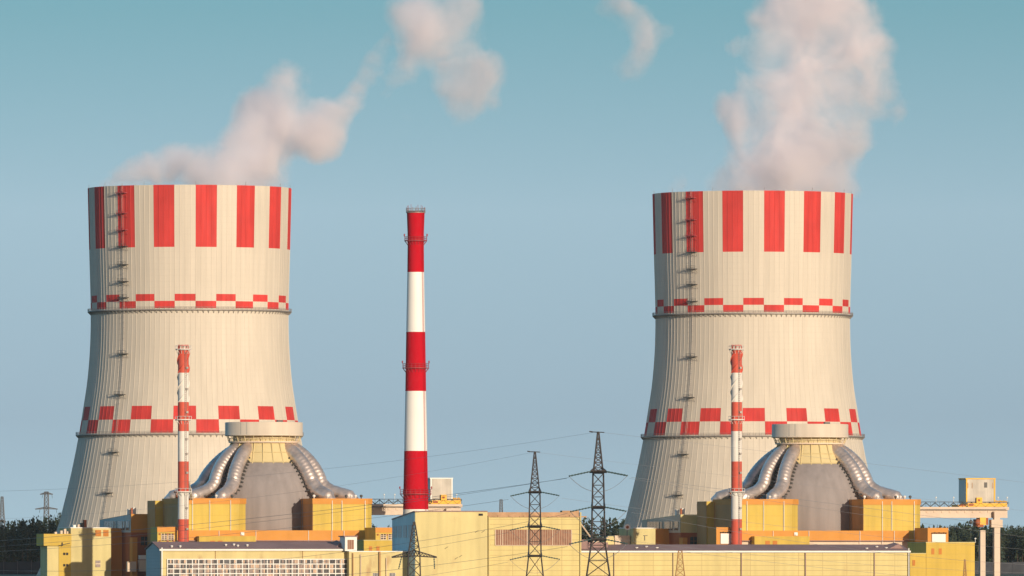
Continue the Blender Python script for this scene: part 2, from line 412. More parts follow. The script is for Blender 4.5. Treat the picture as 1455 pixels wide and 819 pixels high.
def smooth_path(pts, n=6):
    out = []
    for i in range(len(pts) - 1):
        p0 = pts[max(i-1, 0)]; p1 = pts[i]; p2 = pts[i+1]; p3 = pts[min(i+2, len(pts)-1)]
        for k in range(n):
            t = k / n
            out.append(.5 * ((2*p1) + (p2-p0)*t + (2*p0-5*p1+4*p2-p3)*t*t + (3*p1-p0-3*p2+p3)*t**3))
    out.append(pts[-1]); return out
def plane_box(m, u0, u1, v0, v1, z0, z1, mi=0): m.box(u0, u1, v0, v1, z0, z1, mi)
def reactor(px, label, second):
    root = thing('reactor_building', label, 'reactor building', unit_origin(px), AL, 'reactor buildings')
    # containment
    d = MB(); prof = [(RB, 10)] + [(RB * cos(R_(t)), ZC + RB * sin(R_(t))) for t in range(0, 88, 3)]
    d.lathe(prof, 96, close=True); dome = d.build('dome', M['dome'], root)
    # collar with struts, catwalk, deflector disc
    c = MB(); c.lathe([(16.2, 46.6), (12.8, 54.4)], 64, close=False); c.lathe([(12.4, 54.4), (12.4, 57.4)], 64, close=False)
    co = c.build('collar', M['drum'], root)
    st = MB()
    for k in range(24):
        a = 2 * pi * k / 24 + R_(-15); e = Vector((sin(a), -cos(a), 0))
        st.bar(e * 16.9 + Vector((0, 0, 45.6 - .8)), e * 13.1 + Vector((0, 0, 54.6)), .26)
        st.bar(e * 14.0 + Vector((0, 0, 54.6)), e * 15.0 + Vector((0, 0, 57.4)), .12)
    st.tube([(16.2*.9*cos(2*pi*k/48), 16.2*.9*sin(2*pi*k/48), 50.6) for k in range(49)], .14, 4, caps=False)
    st.tube([(16.2*cos(2*pi*k/48), 16.2*sin(2*pi*k/48), 46.7) for k in range(49)], .22, 4, caps=False)
    st.build('strut', M['drum'], co)
    cw = MB(); cw.lathe([(12.4, 54.5), (14.2, 54.5), (14.2, 55.1), (12.4, 55.1)], 64, close=False, smooth=False)
    for k in range(48):
        a = 2*pi*k/48; cw.bar((14.1*cos(a), 14.1*sin(a), 55), (14.1*cos(a), 14.1*sin(a), 56.4), .07)
    cw.tube([(14.1*cos(2*pi*k/48), 14.1*sin(2*pi*k/48), 56.3) for k in range(49)], .08, 4, caps=False)
    cw.build('catwalk', M['pink'], co)
    di = MB(); di.lathe([(12.6, 57.2), (15.3, 57.2), (15.75, 57.35), (15.75, 57.65), (15.6, 57.7), (15.6, 62.6), (15.3, 62.75)], 96)
    dz = di.build('deflector', M['cap'], root)
    hb = MB(); hb.box(3, 5.2, -11, -9, 62.75, 63.5); hb.build('roof_hatch', M['steel_dark'], dz)
    # passive cooling ducts
    for a0, a1 in ((-125, -100), (-57, -50), (-30, -28), (50, 52), (74, 68)):
        pts, dd = duct_path(a0, a1); path = smooth_path(pts, 5); rs = []
        for i, p in enumerate(path): rs.append((2.3 + min(1, i / 14) * .45) * (1.035 if i % 4 == 0 else 1.0) * (.86 if i > len(path) - 6 else 1))
        du = MB(); du.tube(path, rs, 24)
        br = du; side = Vector((-dd.y, dd.x, 0))
        for i in range(12, len(path) - 8, 5):
            p = path[i]; q = Vector((0, 0, ZC)); inward = (q - p).normalized()
            for sg in (-1, 1):
                e = p + side * sg * 2.3 + inward * 1.4; e2 = p + side * sg * 2.9 + inward * 2.7
                br.bar(e, e2, .36, 1)
        du.build('cooling_duct', [M['duct'], M['steel_dark']], root)
    # wings under the ducts
    def wing(pts, top, pipes, name='wing', fascia=2.2):
        m = MB(); m.prism(pts, 10, top - fascia); o = m.build(name, M['yellow'], root)
        f = MB(); cx_ = sum(p[0] for p in pts) / len(pts); cy_ = sum(p[1] for p in pts) / len(pts)
        f.prism([(x + (.25 if x > cx_ else -.25), y + (.25 if y > cy_ else -.25)) for x, y in pts], top - fascia, top); f.build('fascia', M['orange'], o)
        ew = MB(); xe = pts[0][0]; ew.box(xe - .14, xe - .02, pts[0][1] + .05, pts[-1][1] - .05, 10, top - fascia - .02); ew.build('end_wall_shade', M['end_wall_shade'], o)  # thin sheet with the wing side's shade painted in
        for u in pipes:
            q = MB(); q.bar((u, pts[0][1] - .4, 15.5), (u, pts[0][1] - .4, top - .8), .14, n=8); q.build('downpipe', M['white'], o)
        return o
    wl = wing([(-44.4, -41), (-20.0, -41), (-16.5, -37.5), (-16.5, -12), (-44.4, -12)], 32, (-39, -32.0, -23.5))
    wr = wing([(10.2, -41), (32.6, -41), (34.8, -38.8), (34.8, -12), (10.2, -12)], 32, (18.0, 22.0, 31.5))
    ld_ = MB()
    for v in (-25.2, -24.4): ld_.bar((9.8, v, 19.3), (9.8, v, 32.8), .07)
    for k in range(26): ld_.bar((9.8, -25.2, 19.5 + k*.5), (9.8, -24.4, 19.5 + k*.5), .05)
    ld_.build('ladder', M['rail'], wr)
    stt = MB(); stt.box(-47.6, -44.5, -13, 1, 10, 31.2); sto = stt.build('stair_tower', M['yellow'], root)
    ew = MB(); ew.box(-47.74, -47.62, -12.9, .9, 10, 31.1); ew.build('end_wall_shade', M['end_wall_shade'], sto)  # sheet with the stair tower side's shade painted in
    # roof fittings
    for i, (u, v) in enumerate(((-43, -39.5), (-38, -39.5), (-29, -39.8), (-22.5, -39.5), (11, -39.5), (16.5, -39.8), (24.2, -39.5), (26.2, -39.5), (28.0, -39.5), (30.4, -39.3))):
        rv = MB(); rv.lathe([(.25, 32), (.25, 32.5), (.58, 32.75), (.65, 33.1), (.4, 33.45), (.1, 33.55)], 12, cx=u, cy=v)
        rv.build('roof_vent', M['rail_white'] if i % 3 else M['steel_dark'], root)
    bl = MB(); bl.lathe([(.5, 32), (.5, 34.0), (1.1, 34.2), (1.1, 34.8), (.4, 35.0)], 12, cx=-45.0, cy=-39.5); bl.build('roof_vent', M['brown'], root)
    # base block with orange parapet
    b = MB(); b.box(-45.8, 28.0, -44, 25, 0, 15.2); bs = b.build('base_block', M['pink'], root)
    f = MB(); f.box(-46.0, 28.3, -44.5, 25.2, 15.2, 19.3); f.build('parapet', M['orange'], bs)
    fl = MB(); fl.box(-46.0, 28.3, -45.4, -44.5, 15.0, 15.35); fl.build('ledge', M['roof'], bs)
    for u in (-29, -14, 7.5, 17, 22): q = MB(); q.bar((u, -44.75, 14), (u, -44.75, 19.2), .12, n=8); q.build('downpipe', M['white'], bs)
    lw = MB(); lw.box(-38.1, -15.0, -49, -44.6, 0, 17.0); lo = lw.build('low_annex', M['yellow_plain'], root)
    for u in (-33.6, -30.5):
        q = MB(); q.box(u, u + 1.9, -49.12, -48.9, 13.0, 15.2); q.build('shutter', M['orange_window'], lo)
    cb = MB(); cb.box(-20.2, -18.8, -45.0, -44.5, 17.3, 18.6); cb.box(-19.9, -19.3, -45.4, -45.0, 17.4, 18.0); cb.build('floodlight', M['white'], bs)
    if second == 0:
        rp = random.Random(3); pn = MB(); u = -13.0
        while u < 15:
            wd = rp.uniform(1.2, 5.5); pn.box(u, u + wd, -44.5, -44.05, 12.2, 14.6, rp.choice((0, 0, 1))); u += wd + rp.choice((.05, .9))
        pn.build('rust_panel', [M['vent_red'], M['orange']], bs)
    # vent houses at both ends
    def vent_house(u0, u1, v0, v1, top, kind):
        m = MB(); m.box(u0, u1, v0, v1, 0, top); o = m.build('vent_house', M['yellow_plain'] if kind else M['orange'], root)
        if kind:
            fr = MB(); fr.box(u0 - .1, u1 + .1, v0 - .15, v0, top - 2.0, top); fr.build('fascia', M['orange'], o)
            n_ = 2
            for i in range(n_):
                uc = u0 + (u1 - u0) * (.36 + .36 * i)
                h = MB(); h.box(uc - 1.0, uc + 1.0, v0 - .1, v0 + .2, top - 5.4, top - 2.6)
                vo = h.build('fan_opening', M['hole'], o)
                gr = MB()
                for zz in (top - 3.3, top - 4.0, top - 4.8): gr.box(uc - 1.15, uc + 1.15, v0 - .35, v0 - .12, zz - .14, zz + .14)
                for uu in (uc - 1.1, uc, uc + 1.1): gr.box(uu - .12, uu + .12, v0 - .30, v0 - .13, top - 5.4, top - 2.6)
                gr.build('louvre_bar', M['pink'], vo)
            for uu in (u0 + .9, u0 + (u1-u0)*.54, u1 - 1.1):
                for zz in (top - 2.8, top - 5.6): cl = MB(); cl.box(uu - .3, uu + .3, v0 - .45, v0 - .02, zz - .3, zz + .3); cl.build('clamp', M['brown'], o)
        else:
            q = MB(); q.box(u0 + 1.7, u1 - 1.3, v0 - .5, v0 - .02, top - 6.6, top - 2.5); q.build('panel', M['white'], o)
            for k in range(7):
                q = MB(); uu = u0 + 1.6 + k * .95; q.box(uu, uu + .6, v0 - .6, v0 - .02, top - 2.3, top - 1.9 + (k % 2) * .1); q.build('clamp', M['hole'], o)
        return o
    vent_house(-58.3, -50.7, -63.5, -51.5, 20.6, 1 if second == 0 else 0)
    vent_house(30.2, 38.9, -63.5, -46, 20.4, 1 if second == 0 else 0)
    return root
reactor(375, 'domed reactor building with yellow wings beside the tall striped chimney', 0)
reactor(1151, 'domed reactor building with yellow wings and white panelled vent houses behind the pylons', 1)

# slender vent stacks
def vent_stack(px, label, unit_px, du_=0):
    o = unit_origin(unit_px); u, v = -48.4 + du_, -66.0
    loc = o + Vector((u * ca - v * sa, u * sa + v * ca, 0))
    root = thing('vent_stack', label, 'vent stack', loc, AL, 'slender vent stacks')
    Y = loc.y
    z = lambda y: Z(y, Y); r = 2.15
    b = MB(); bands = [(819, 0), (738, 1), (700, 0), (656, 1), (613, 0), (571.5, 1), (530, 0), (497.5, 0)]
    pr = [(r, 0, 0)] + [(r, z(y), m_) for y, m_ in bands[1:]]
    pr[-1] = (r * .98, pr[-1][1], 2); pr += [(r * .8, pr[-1][1], 2), (r * .8, pr[-1][1] - 4, 2)]
    b.lathe(pr, 32, close=False); b.build('shaft', [M['vent_red'], M['vent_white'], M['hole']], root)
    # helical strakes on the top third
    for k in range(3):
        for (ya, yb, mm) in ((500, 530, 'vent_red'), (530, 571.5, 'vent_white')):
            h = MB(); pts = []
            for i in range(41):
                zz = z(ya) + (z(yb) - z(ya)) * i / 40; a = 2*pi*((zz - z(500)) / 18.0) + 2*pi*k/3
                pts.append((zz, a))
            vs = []; fs = []
            for i, (zz, a) in enumerate(pts):
                for rr, dz in ((r - .05, -.09), (r + .38, -.09), (r + .38, .09), (r - .05, .09)): vs.append((rr*cos(a), rr*sin(a), zz + dz))
                if i:
                    q = (i-1)*4
                    for e in range(4): fs.append((q + e, q + (e+1) % 4, q + 4 + (e+1) % 4, q + 4 + e))
            h.add(vs, fs); h.build('strake', M[mm], root)
    for y, out in ((496.5, 1.0), (596.5, 1.1), (699, 1.2)):
        p = MB(); zz = z(y)
        p.lathe([(r, zz - .5), (r + out, zz - .15), (r + out, zz + .15), (r, zz + .15)], 32, close=False, smooth=False)
        for k in range(12):
            a = 2*pi*k/12; q = r + out
            p.bar((q*cos(a), q*sin(a), zz), (q*cos(a), q*sin(a), zz + 1.3), .07); p.bar((r*cos(a), r*sin(a), zz - 1.8), (q*cos(a), q*sin(a), zz - .1), .08)
        p.tube([((r+out)*cos(2*pi*k/32), (r+out)*sin(2*pi*k/32), zz + 1.3) for k in range(33)], .07, 4, caps=False)
        p.build('walkway', M['rail_white'], root)
    cr = MB()
    for k in range(9): a = 2*pi*k/9; cr.bar((r*cos(a), r*sin(a), z(497)), (r*.9*cos(a), r*.9*sin(a), z(497) + 1.9), .16)
    cr.lathe([(r*.9, z(492)), (r*.9, z(490.5))], 24); cr.build('crown', M['vent_red'], root)
    la = MB()
    for sg in (-.3, .3): la.bar((sg + .4, -r - .35, 4), (sg + .4, -r - .35, z(500)), .06)
    for zz in np.arange(4, z(500), .8): la.bar((.1, -r - .35, zz), (.7, -r - .35, zz), .05)
    la.build('ladder', M['rail'], root)
    for y in (523, 553, 586, 624, 645, 672, 722, 752):
        bx = MB(); bx.box(.55, 1.35, -r - .75, -r + .2, z(y) - .4, z(y) + .4); bx.build('junction_box', M['rail'], root)
    br = MB()
    for du in (-.4, .4): br.bar((r * .9, -.6, z(683)), (9.0 + du, 24.4, 31.6), .30)
    br.build('brace', M['rail_white'], root)
vent_stack(261, 'slender red and white vent stack beside the reactor nearest the tall chimney', 375)
vent_stack(1046, 'slender red and white vent stack beside the reactor whose vent houses have white panels', 1151, -2.2)

# ------------------------------------------------------------------ service buildings beside the reactors
def service(unit_px, label, second):
    root = thing('service_building', label, 'service building', unit_origin(unit_px), AL, 'service buildings')
    upx = unit_px; s = 3.515
    def uu(px_left_unit, v): return ((px_left_unit + 2 - 375) / s + v * sa) / ca     # local u of a column of the first unit
    zt = lambda y: 12 + (780 - y) / s
    upper = M['cream'] if second else M['orange']; low = M['brown']
    # tall end block with a long sloping-topped side
    v4 = 5.0; u0, u1 = uu(187, v4), uu(214.5, v4)
    m = MB(); zf, zb = zt(731), zt(738.5)
    zm = zt(757)
    m.prism([(u0, v4), (u1, v4), (u1, v4 + 58), (u0, v4 + 58)], 0, zm, 0)
    m.prism([(u0, v4), (u1, v4), (u1, v4 + 58), (u0, v4 + 58)], zm, [zf, zf, zb, zb], 1)
    b4 = m.build('end_block', [M['brown'], upper], root)
    sd = MB(); sd.add([(u0 - .12, v4 + .3, zm), (u0 - .12, v4 + 57.7, zm), (u0 - .12, v4 + 57.7, zb - .15), (u0 - .12, v4 + .3, zf - .15)], [(0, 3, 2, 1)])
    sd.build('shaded_side', M['gable_blue'] if not second else M['pink'], b4)  # shade on the side painted in: blue grey on one unit, brownish on the other
    for v, ln in ((3, 5.5), (11, 3.0), (15, 8.5), (27, 2.5), (31, 18)):
        wv = MB(); wv.box(u0 - .3, u0 - .13, v4 + v, v4 + v + ln, zm + 1.0, zm + 4.6)
        wo_ = wv.build('window', M['glass'], b4)
        fr = MB()
        fr.box(u0 - .34, u0 - .305, v4 + v, v4 + v + ln, zm + .85, zm + 1.0)
        for q in np.linspace(v4 + v, v4 + v + ln, max(2, int(ln / 4.5) + 1)): fr.box(u0 - .34, u0 - .305, q - .14, q + .14, zm + 1.0, zm + 4.6)
        fr.build('mullion', M['pink'], wo_)
    for du, h, rr in ((-3.4, 2.6, .8), (-1.2, 2.0, .7)):
        tk = MB(); tk.box(u0 + 1 - du * .2, u0 + 2.2 - du * .2, v4 + 14 + du*3, v4 + 16.5 + du*3, zf - .6, zf + h); tk.build('roof_unit', M['rail_white'], b4)
    ch = MB(); ch.box(u0 + .2, u0 + .9, v4 + 1, v4 + 2, zf - .2, zf + 2.4); ch.build('flue', M['brown'], b4)
    if second:
        wl = MB(); wl.box(u1, u1 + 6.5, v4 + 2, v4 + 20, 0, zt(741)); wo_ = wl.build('link_block', M['pink'], root)
        for k in (0, 1):
            g_ = MB(); g_.box(u1 + 1.0 + 2.6*k, u1 + 2.4 + 2.6*k, v4 + 1.85, v4 + 2.1, zt(751), zt(744)); g_.build('window', M['glass'], wo_)
    g_ = MB(); g_.box(u0 + 4.0, u0 + 7.0, v4 - .15, v4 + .1, zt(775), zt(763)); wo_ = g_.build('window', M['glass'], b4)
    g_ = MB(); g_.box(u0 + 5.4, u0 + 5.6, v4 - .3, v4 - .16, zt(775), zt(763)); g_.box(u0 + 4, u0 + 7, v4 - .3, v4 - .16, zt(769) - .1, zt(769) + .1); g_.build('mullion', M['brown'], wo_)
    # pilaster in front, small porch boxes
    pl = MB(); pl.box(u0 - .6, u0 + 1.4, v4 - 5, v4 - .02, 0, zt(764)); pl.build('pilaster', M['orange'], root)
    for (a, bq, t, k) in ((-3.2, .4, 798, 'pink'), (1.6, 4.4, 796, 'pink'), (1.8, 4.6, 789, 'rail_white')):
        q = MB(); q.box(u0 + a, u0 + bq, v4 - 7.5, v4 - 5.1, zt(812 if t > 790 else 795), zt(t)); q.build('duct_box', M[k], root)
    # recessed orange block
    v3 = 22.0; a0, a1 = uu(150, v3), uu(190, v3)
    m = MB(); m.box(a0, a1, v3, v3 + 30, 0, zt(751)); m.build('recessed_block', M['orange'], root)
    # pale middle block
    v2 = 18.0; a0, a1 = uu(101 if not second else 120, v2), uu(157 if not second else 151.5, v2)
    m = MB(); m.box(a0, a1, v2, v2 + 22, 0, zt(751)); b2 = m.build('middle_block', M['cream'], root)
    cp = MB(); cp.box(a0 - .2, a1 + .2, v2 - .2, v2 + 22.2, zt(751), zt(749.8)); cp.build('coping', M['white'], b2)
    if not second:
        for p0, p1, y0, y1, k in ((135, 143, 762.5, 753.5, 'orange_window'), (146, 153.5, 762.5, 753.5, 'orange_window'), (135, 142, 806, 796.5, 'glass_brown')):
            q = MB(); q.box(uu(p0, v2), uu(p1, v2), v2 - .12, v2 + .1, zt(y0), zt(y1)); wo_ = q.build('shutter' if 'orange' in k else 'window', M[k], b2)
            if 'orange' not in k:
                q = MB(); ym = (zt(y0) + zt(y1)) / 2; q.box(uu(p0, v2), uu(p1, v2), v2 - .25, v2 - .13, ym - .2, ym + .2); q.build('mullion', M['pink'], wo_)
        for (p0, h, k) in ((112, 1.2, 'pink'), (117, 1.8, 'steel_dark'), (121, 3.0, 'brown'), (106, 1.0, 'white')):
            q = MB(); q.box(uu(p0, v2), uu(p0 + 3.5, v2), v2 + 2, v2 + 5, zt(749.8), zt(749.8) + h); q.build('roof_unit', M[k], b2)
        v1 = 18.4; a0, a1 = uu(68, v1), uu(101, v1)
        m = MB(); m.box(a0, a1, v1, v1 + 13, 0, zt(775.8), 0); b1 = m.build('corner_block', [M['cream']], root)
        m = MB(); m.box(uu(84, v1), a1 - .02, v1 - .25, v1 - .02, 0, zt(776)); sp = m.build('stair_bay', M['yellow_plain'], b1)
        m = MB(); m.box(uu(62.5, v1), a1, v1 - .9, v1 + 13, zt(775.8), zt(759)); m.build('overhang', M['yellow_plain'], b1)
        for y in (785.5, 801.5):
            for p in (90, 94):
                q = MB(); q.box(uu(p, v1), uu(p + 3.0, v1), v1 - .4, v1 - .2, zt(y + 3.4), zt(y)); q.build('window', M['hole'], b1)
        for p, h in ((80, .8), (88, 1.3), (93, 2.0), (97, 1.0)):
            q = MB(); q.box(uu(p, v1), uu(p + 3, v1), v1 + 2, v1 + 4, zt(759), zt(759) + h); q.build('roof_unit', M['pink'], b1)
        m = MB(); m.bar((uu(83, v1), v1 - 1.3, zt(775.5)), (uu(99, v1), v1 - 1.3, zt(772)), .12); m.bar((uu(88, v1), v1 - 1.2, zt(776)), (uu(88, v1), v1 - 1.2, zt(771)), .25); m.build('antenna', M['steel_dark'], b1)
    else:
        q = MB(); q.bar((uu(136, v2), v2 - .2, zt(768)), (uu(136, v2), v2 - .2, zt(761)), .14); q.bar((uu(134, v2), v2 - .2, zt(761)), (uu(140, v2), v2 - .2, zt(761)), .12); q.build('conduit', M['rail'], b2)
        a0, a1 = uu(86, v2), uu(99, v2)
        m = MB(); m.box(a0, a0 + (a1-a0)*.62, v2 + 3, v2 + 14, 0, zt(762)); b1 = m.build('corner_block', M['cream'], root)
        m = MB(); m.box(uu(97, v2), uu(119, v2), v2 + 4, v2 + 16, 0, zt(761)); m.build('link_block', M['pink'], root)
        sg = MB(); sg.lathe([(1.25, 0), (1.25, .3)], 24); so = sg.build('round_sign', M['white'], root)
        so.location = (uu(112.5, v2), v2 + 1.5, zt(749)); so.rotation_euler = (R_(90), 0, 0)
        sg = MB(); sg.lathe([(.6, 0), (.6, .1)], 24); s2 = sg.build('sign_centre', M['brown'], so); s2.location = (0, 0, .31)
        q = MB(); q.bar((uu(112.5, v2), v2 + 1.8, zt(762)), (uu(112.5, v2), v2 + 1.8, zt(750)), .2); q.build('sign_post', M['rail'], root)
service(375, 'yellow and orange service building with small square windows below the striped tower', 0)
service(1151, 'pale service building with round sign and ribbon windows behind the long low hall', 1)

# ------------------------------------------------------------------ front row of halls
def block_root(px0, R, name, label, cat='hall', group=None):
    Y = row(px0, R); return thing(name, label, cat, (X(px0, Y), Y, 0), AL, group), Y
def wid(px0, px1, Y):
    k = (px1 - CX) / F; return (k * Y - X(px0, Y)) / (ca - k * sa)
def gable_hall(px0, px1, R, y_eave, y_ridge, depth, wallm, endm, name, label):
    root, Y = block_root(px0, R, name, label); Wd = wid(px0, px1, Y); ze, zr = Z(y_eave, Y), Z(y_ridge, Y)
    m = MB(); m.box(0, Wd, 0, .4, 0, ze); m.box(0, Wd, depth - .4, depth, 0, ze); wl = m.build('wall', wallm, root)
    for x0, x1 in ((0.003, .35), (Wd - .35, Wd - .003)):
        e = MB(); e.add([(x0, .41, 0), (x0, depth-.41, 0), (x0, depth-.41, ze), (x0, depth/2, zr - .15), (x0, .41, ze),
                         (x1, .41, 0), (x1, depth-.41, 0), (x1, depth-.41, ze), (x1, depth/2, zr - .15), (x1, .41, ze)],
                        [(4,3,2,1,0), (5,6,7,8,9), (0,1,6,5), (1,2,7,6), (2,3,8,7), (3,4,9,8), (4,0,5,9)])
        e.build('gable_end', endm, root)
    r = MB(); ov = .5
    for s0 in (0, 1):
        ya, yb = (-ov, depth/2) if s0 == 0 else (depth/2, depth + ov)
        za, zb = (ze + .05, zr) if s0 == 0 else (zr, ze + .05)
        vs = [(-ov, ya, za), (Wd + ov, ya, za), (Wd + ov, yb, zb), (-ov, yb, zb)]
        r.add(vs + [(x, y, z + .3) for x, y, z in vs], [(3,2,1,0), (4,5,6,7), (0,1,5,4), (1,2,6,5), (2,3,7,6), (3,0,4,7)])
    ro = r.build('roof', M['roof'], root)
    gt = MB(); gt.box(-ov, Wd + ov, -ov - .35, -ov - .01, ze - .35, ze + .28); gt.build('gutter', M['white'], ro)
    return root, Y, Wd, ze, zr, wl, ro
# hall with the ribbon window
root, Y, Wd, ze, zr, wl, ro = gable_hall(228, 495.5, 3480, 781.5, 771, 24, M['cream_stain'], M['gable_blue'], 'workshop_hall', 'long low hall with a felt roof and one great white-gridded ribbon window')
s = F / Y; x0, x1 = wid(228, 237.5, Y), wid(228, 494, Y); z1, z0 = Z(795, Y), .8
wb = MB(); wb.box(x0, x1, -.25, -.02, z0, z1); wo_ = wb.build('ribbon_window', M['hole'], root)
rp = random.Random(11); pn = MB(); nb = 29; bw = (x1 - x0) / nb; fr = MB()
rows_ = [z1 - i * 1.75 for i in range(5)]
for i in range(nb):
    a = x0 + i * bw
    tone = rp.random()
    for j in range(len(rows_) - 1):
        for c_ in range(3):
            pw = (bw - .45) / 3; xx = a + .3 + c_ * pw
            k = rp.random(); dark = j == 0 or c_ == 2 or i < 4 or i > 22
            mi = 0 if (dark and k < .6) else (1 if k < .8 else 2)
            pn.box(xx + .06, xx + pw - .06, -.33, -.27, rows_[j+1] + .28, rows_[j] - .22, mi)
    fr.box(a - .16, a + .16, -.55, -.36, z0, z1 + .1)
fr.box(x1 - .16, x1 + .16, -.55, -.36, z0, z1 + .1)
for zz in rows_: fr.box(x0, x1, -.50, -.37, zz - .17, zz + .17)
pn.build('pane', [M['glass'], M['glass_brown'], M['glass_amber'], M['glass_pale']], wo_); fr.build('frame', M['white'], wo_)
for px, rd, mm in ((229.5, .3, 'white'),): q = MB(); q.bar((wid(228, px, Y), -.6, 0), (wid(228, px, Y), -.6, ze + .8), rd, n=8); q.build('downpipe', M[mm], root)
for px in (306, 430): q = MB(); q.bar((wid(228, px, Y), -.2, Z(795, Y)), (wid(228, px, Y), -.2, ze), .1, n=8); q.build('conduit', M['pylon_rust'], root)
for px, t in ((325, .3), (337, .35), (341, .2), (355, .25), (246, .1), (258, .1)):
    q = MB(); xx = wid(228, px, Y); y_ = 12 * t + 1; zz = ze + (zr - ze) * y_ / 12
    q.lathe([(.35, zz - .1), (.35, zz + .7), (.5, zz + .75), (.5, zz + 1.0), (.1, zz + 1.15)], 10, cx=xx, cy=y_); q.build('roof_vent', M['white'], ro)
q = MB(); xa, xb = wid(228, 479, Y), wid(228, 494, Y)
q.add([(xa, 3, ze + .6), (xb, 3, ze + .6), (xb, 9, zr - .1), (xa, 9, zr - .1), ((xa+xb)/2, 3, ze + 2.6), ((xa+xb)/2, 9, zr + .9)], [(0,1,4), (1,2,5,4), (2,3,5), (3,0,4,5)])
q.build('dormer', M['roof'], ro)
# the long seamed hall
root, Y, Wd, ze, zr, wl, ro = gable_hall(824, 1291.5, 3480, 784, 775, 24, M['cream_panel'], M['gable_blue'], 'turbine_hall', 'long low pale yellow hall with seamed wall panels and a felt roof behind the pylons')
for px, mm, rd in ((872, 'roof', .16), (1144, 'roof', .22), (1053, 'roof', .2), (956, 'roof', .14), (1242, 'roof', .18)):
    q = MB(); xx = wid(824, px, Y); q.bar((xx, -.35, 0), (xx, -.35, ze - .3), rd, n=8); q.build('downpipe', M[mm], root)
q = MB(); q.bar((wid(824, 1290.5, Y), -.7, 0), (wid(824, 1290.5, Y), -.7, ze + 1.3), .22, n=8); q.build('downpipe', M['white'], root)
for px, t in ((909, .3), (938, .3), (925, .5), (1235, .2), (1264, .3), (1253, .5)):
    q = MB(); xx = wid(824, px, Y); y_ = 11 * t + 1; zz = ze + (zr - ze) * y_ / 12
    q.lathe([(.4, zz - .1), (.4, zz + .5), (.7, zz + .55), (.6, zz + .8)], 10, cx=xx, cy=y_); q.build('roof_vent', M['rail_white'], ro)
q = MB(); xa, xb = wid(824, 1266, Y), wid(824, 1289, Y)
q.add([(xa, 4, ze + .9), (xb, 4, ze + .9), (xb, 10, zr - .1), (xa, 10, zr - .1), (xb - 2, 4, ze + 2.9), (xb - 2, 10, zr + 1.0)], [(0,1,4), (1,2,5,4), (2,3,5), (3,0,4,5)])
q.build('dormer', M['roof'], ro)
for (pa, pb, yt, v) in ((829, 838, 767, 3), (842, 870, 771, 6), (873, 885, 764, 12)):
    q = MB(); q.box(wid(824, pa, Y), wid(824, pb, Y), v, v + 5, ze + .4, Z(yt, Y)); q.build('roof_unit', M['cream' if pa > 870 else 'roof'], ro)
q = MB(); q.bar((wid(824, 827, Y), 2, Z(744, Y)), (wid(824, 846, Y), 2, Z(770, Y)), .25); q.bar((wid(824, 846, Y), 2, Z(772, Y)), (wid(824, 868, Y), 2, Z(763, Y)), .18); q.build('strut', M['pink'], ro)
# low link wall between the ribbon-window hall and the tall block
root, Y = block_root(496, 3476, 'link_building', 'low pale yellow link wall with a rusty downpipe, next to the ribbon-window hall', 'building')
Wd = wid(496, 600, Y); ze = Z(784.5, Y)
m = MB(); m.box(0, Wd, 0, 20, 0, ze); wl = m.build('wall', M['cream_stain'], root)
q = MB(); q.box(-.1, Wd, -.15, 20, ze, ze + .35); q.build('coping', M['white'], root)
for px, rd, top in ((539, .38, 784), (501, .25, 786), (512, .18, 788), (548.5, .15, 793)):
    q = MB(); xx = wid(496, px, Y); q.bar((xx, -.5, 0), (xx, -.5, Z(top, Y)), rd, n=8); q.build('downpipe', M['pylon_rust'] if rd > .2 else M['pink'], root)
for pa, pb in ((530, 538.5), (553.5, 561.5)):
    q = MB(); q.box(wid(496, pa, Y), wid(496, pb, Y), -.15, .1, Z(826, Y), Z(814.5, Y)); wo_ = q.build('window', M['glass'], root)
    f = MB(); a, b_ = wid(496, pa, Y), wid(496, pb, Y)
    for k in range(5): f.box(a + (b_-a)*k/4 - .06, a + (b_-a)*k/4 + .06, -.28, -.16, Z(826, Y), Z(814.5, Y))
    f.build('frame', M['rail_white'], wo_)
# penthouse on it
root, Y = block_root(496, 3471, 'stair_penthouse', 'small white rooftop stair house with a brown door between the two low roofs', 'stair house')
Wd = wid(496, 512.8, Y); z0, z1 = Z(784.5, Y) + .36, Z(763, Y); root.location.z = z0
m = MB(); m.box(0, Wd, 6, 14, 0, z1 - z0); m.build('wall', M['white'], root)
m = MB(); m.box(-.5, Wd + .3, 5.6, 14.4, z1 - z0, z1 - z0 + .4); m.build('roof', M['roof'], root)
m = MB(); m.box(wid(496, 499.5, Y), wid(496, 508.5, Y), 5.85, 6.05, .6, z1 - z0 - 1.1); m.build('door', M['louvre'], root)
# tall block with blue shaded side
root, Y = block_root(590, 3466, 'tall_hall', 'tall blank pale yellow hall with a blue shaded side wall at the chimney foot', 'hall')
Wd = wid(590, 692.6, Y); zf, zb = Z(727.5, Y), Z(738.5, Y); D = 34
m = MB(); m.prism([(0, 0), (Wd, 0), (Wd, D), (0, D)], 0, [zf, zf, zb, zb]); b0 = m.build('wall', M['cream'], root)
m = MB(); m.add([(-.12, .35, 0), (-.12, D, 0), (-.12, D, zb), (-.12, .35, zf)], [(0, 3, 2, 1)]); m.add([(-.12, .35, 0), (-.12, .35, zf), (0, .35, zf), (0, .35, 0)], [(0, 1, 2, 3)])
sc = m.build('shaded_side', M['shade_blue'], root)  # sheet over the side wall, its blue shade painted in
for v in (4, 12, 20, 27):
    q = MB(); q.box(-.3, -.14, v, v + 5, Z(764, Y), Z(746 + (v - 4) * .08, Y)); q.build('window', M['gable_blue'], sc)
q = MB(); q.prism([(-.3, -.25), (Wd, -.25), (Wd, D), (-.3, D)], zb - .3, [zf + .35, zf + .35, zb + .3, zb + .3]); 
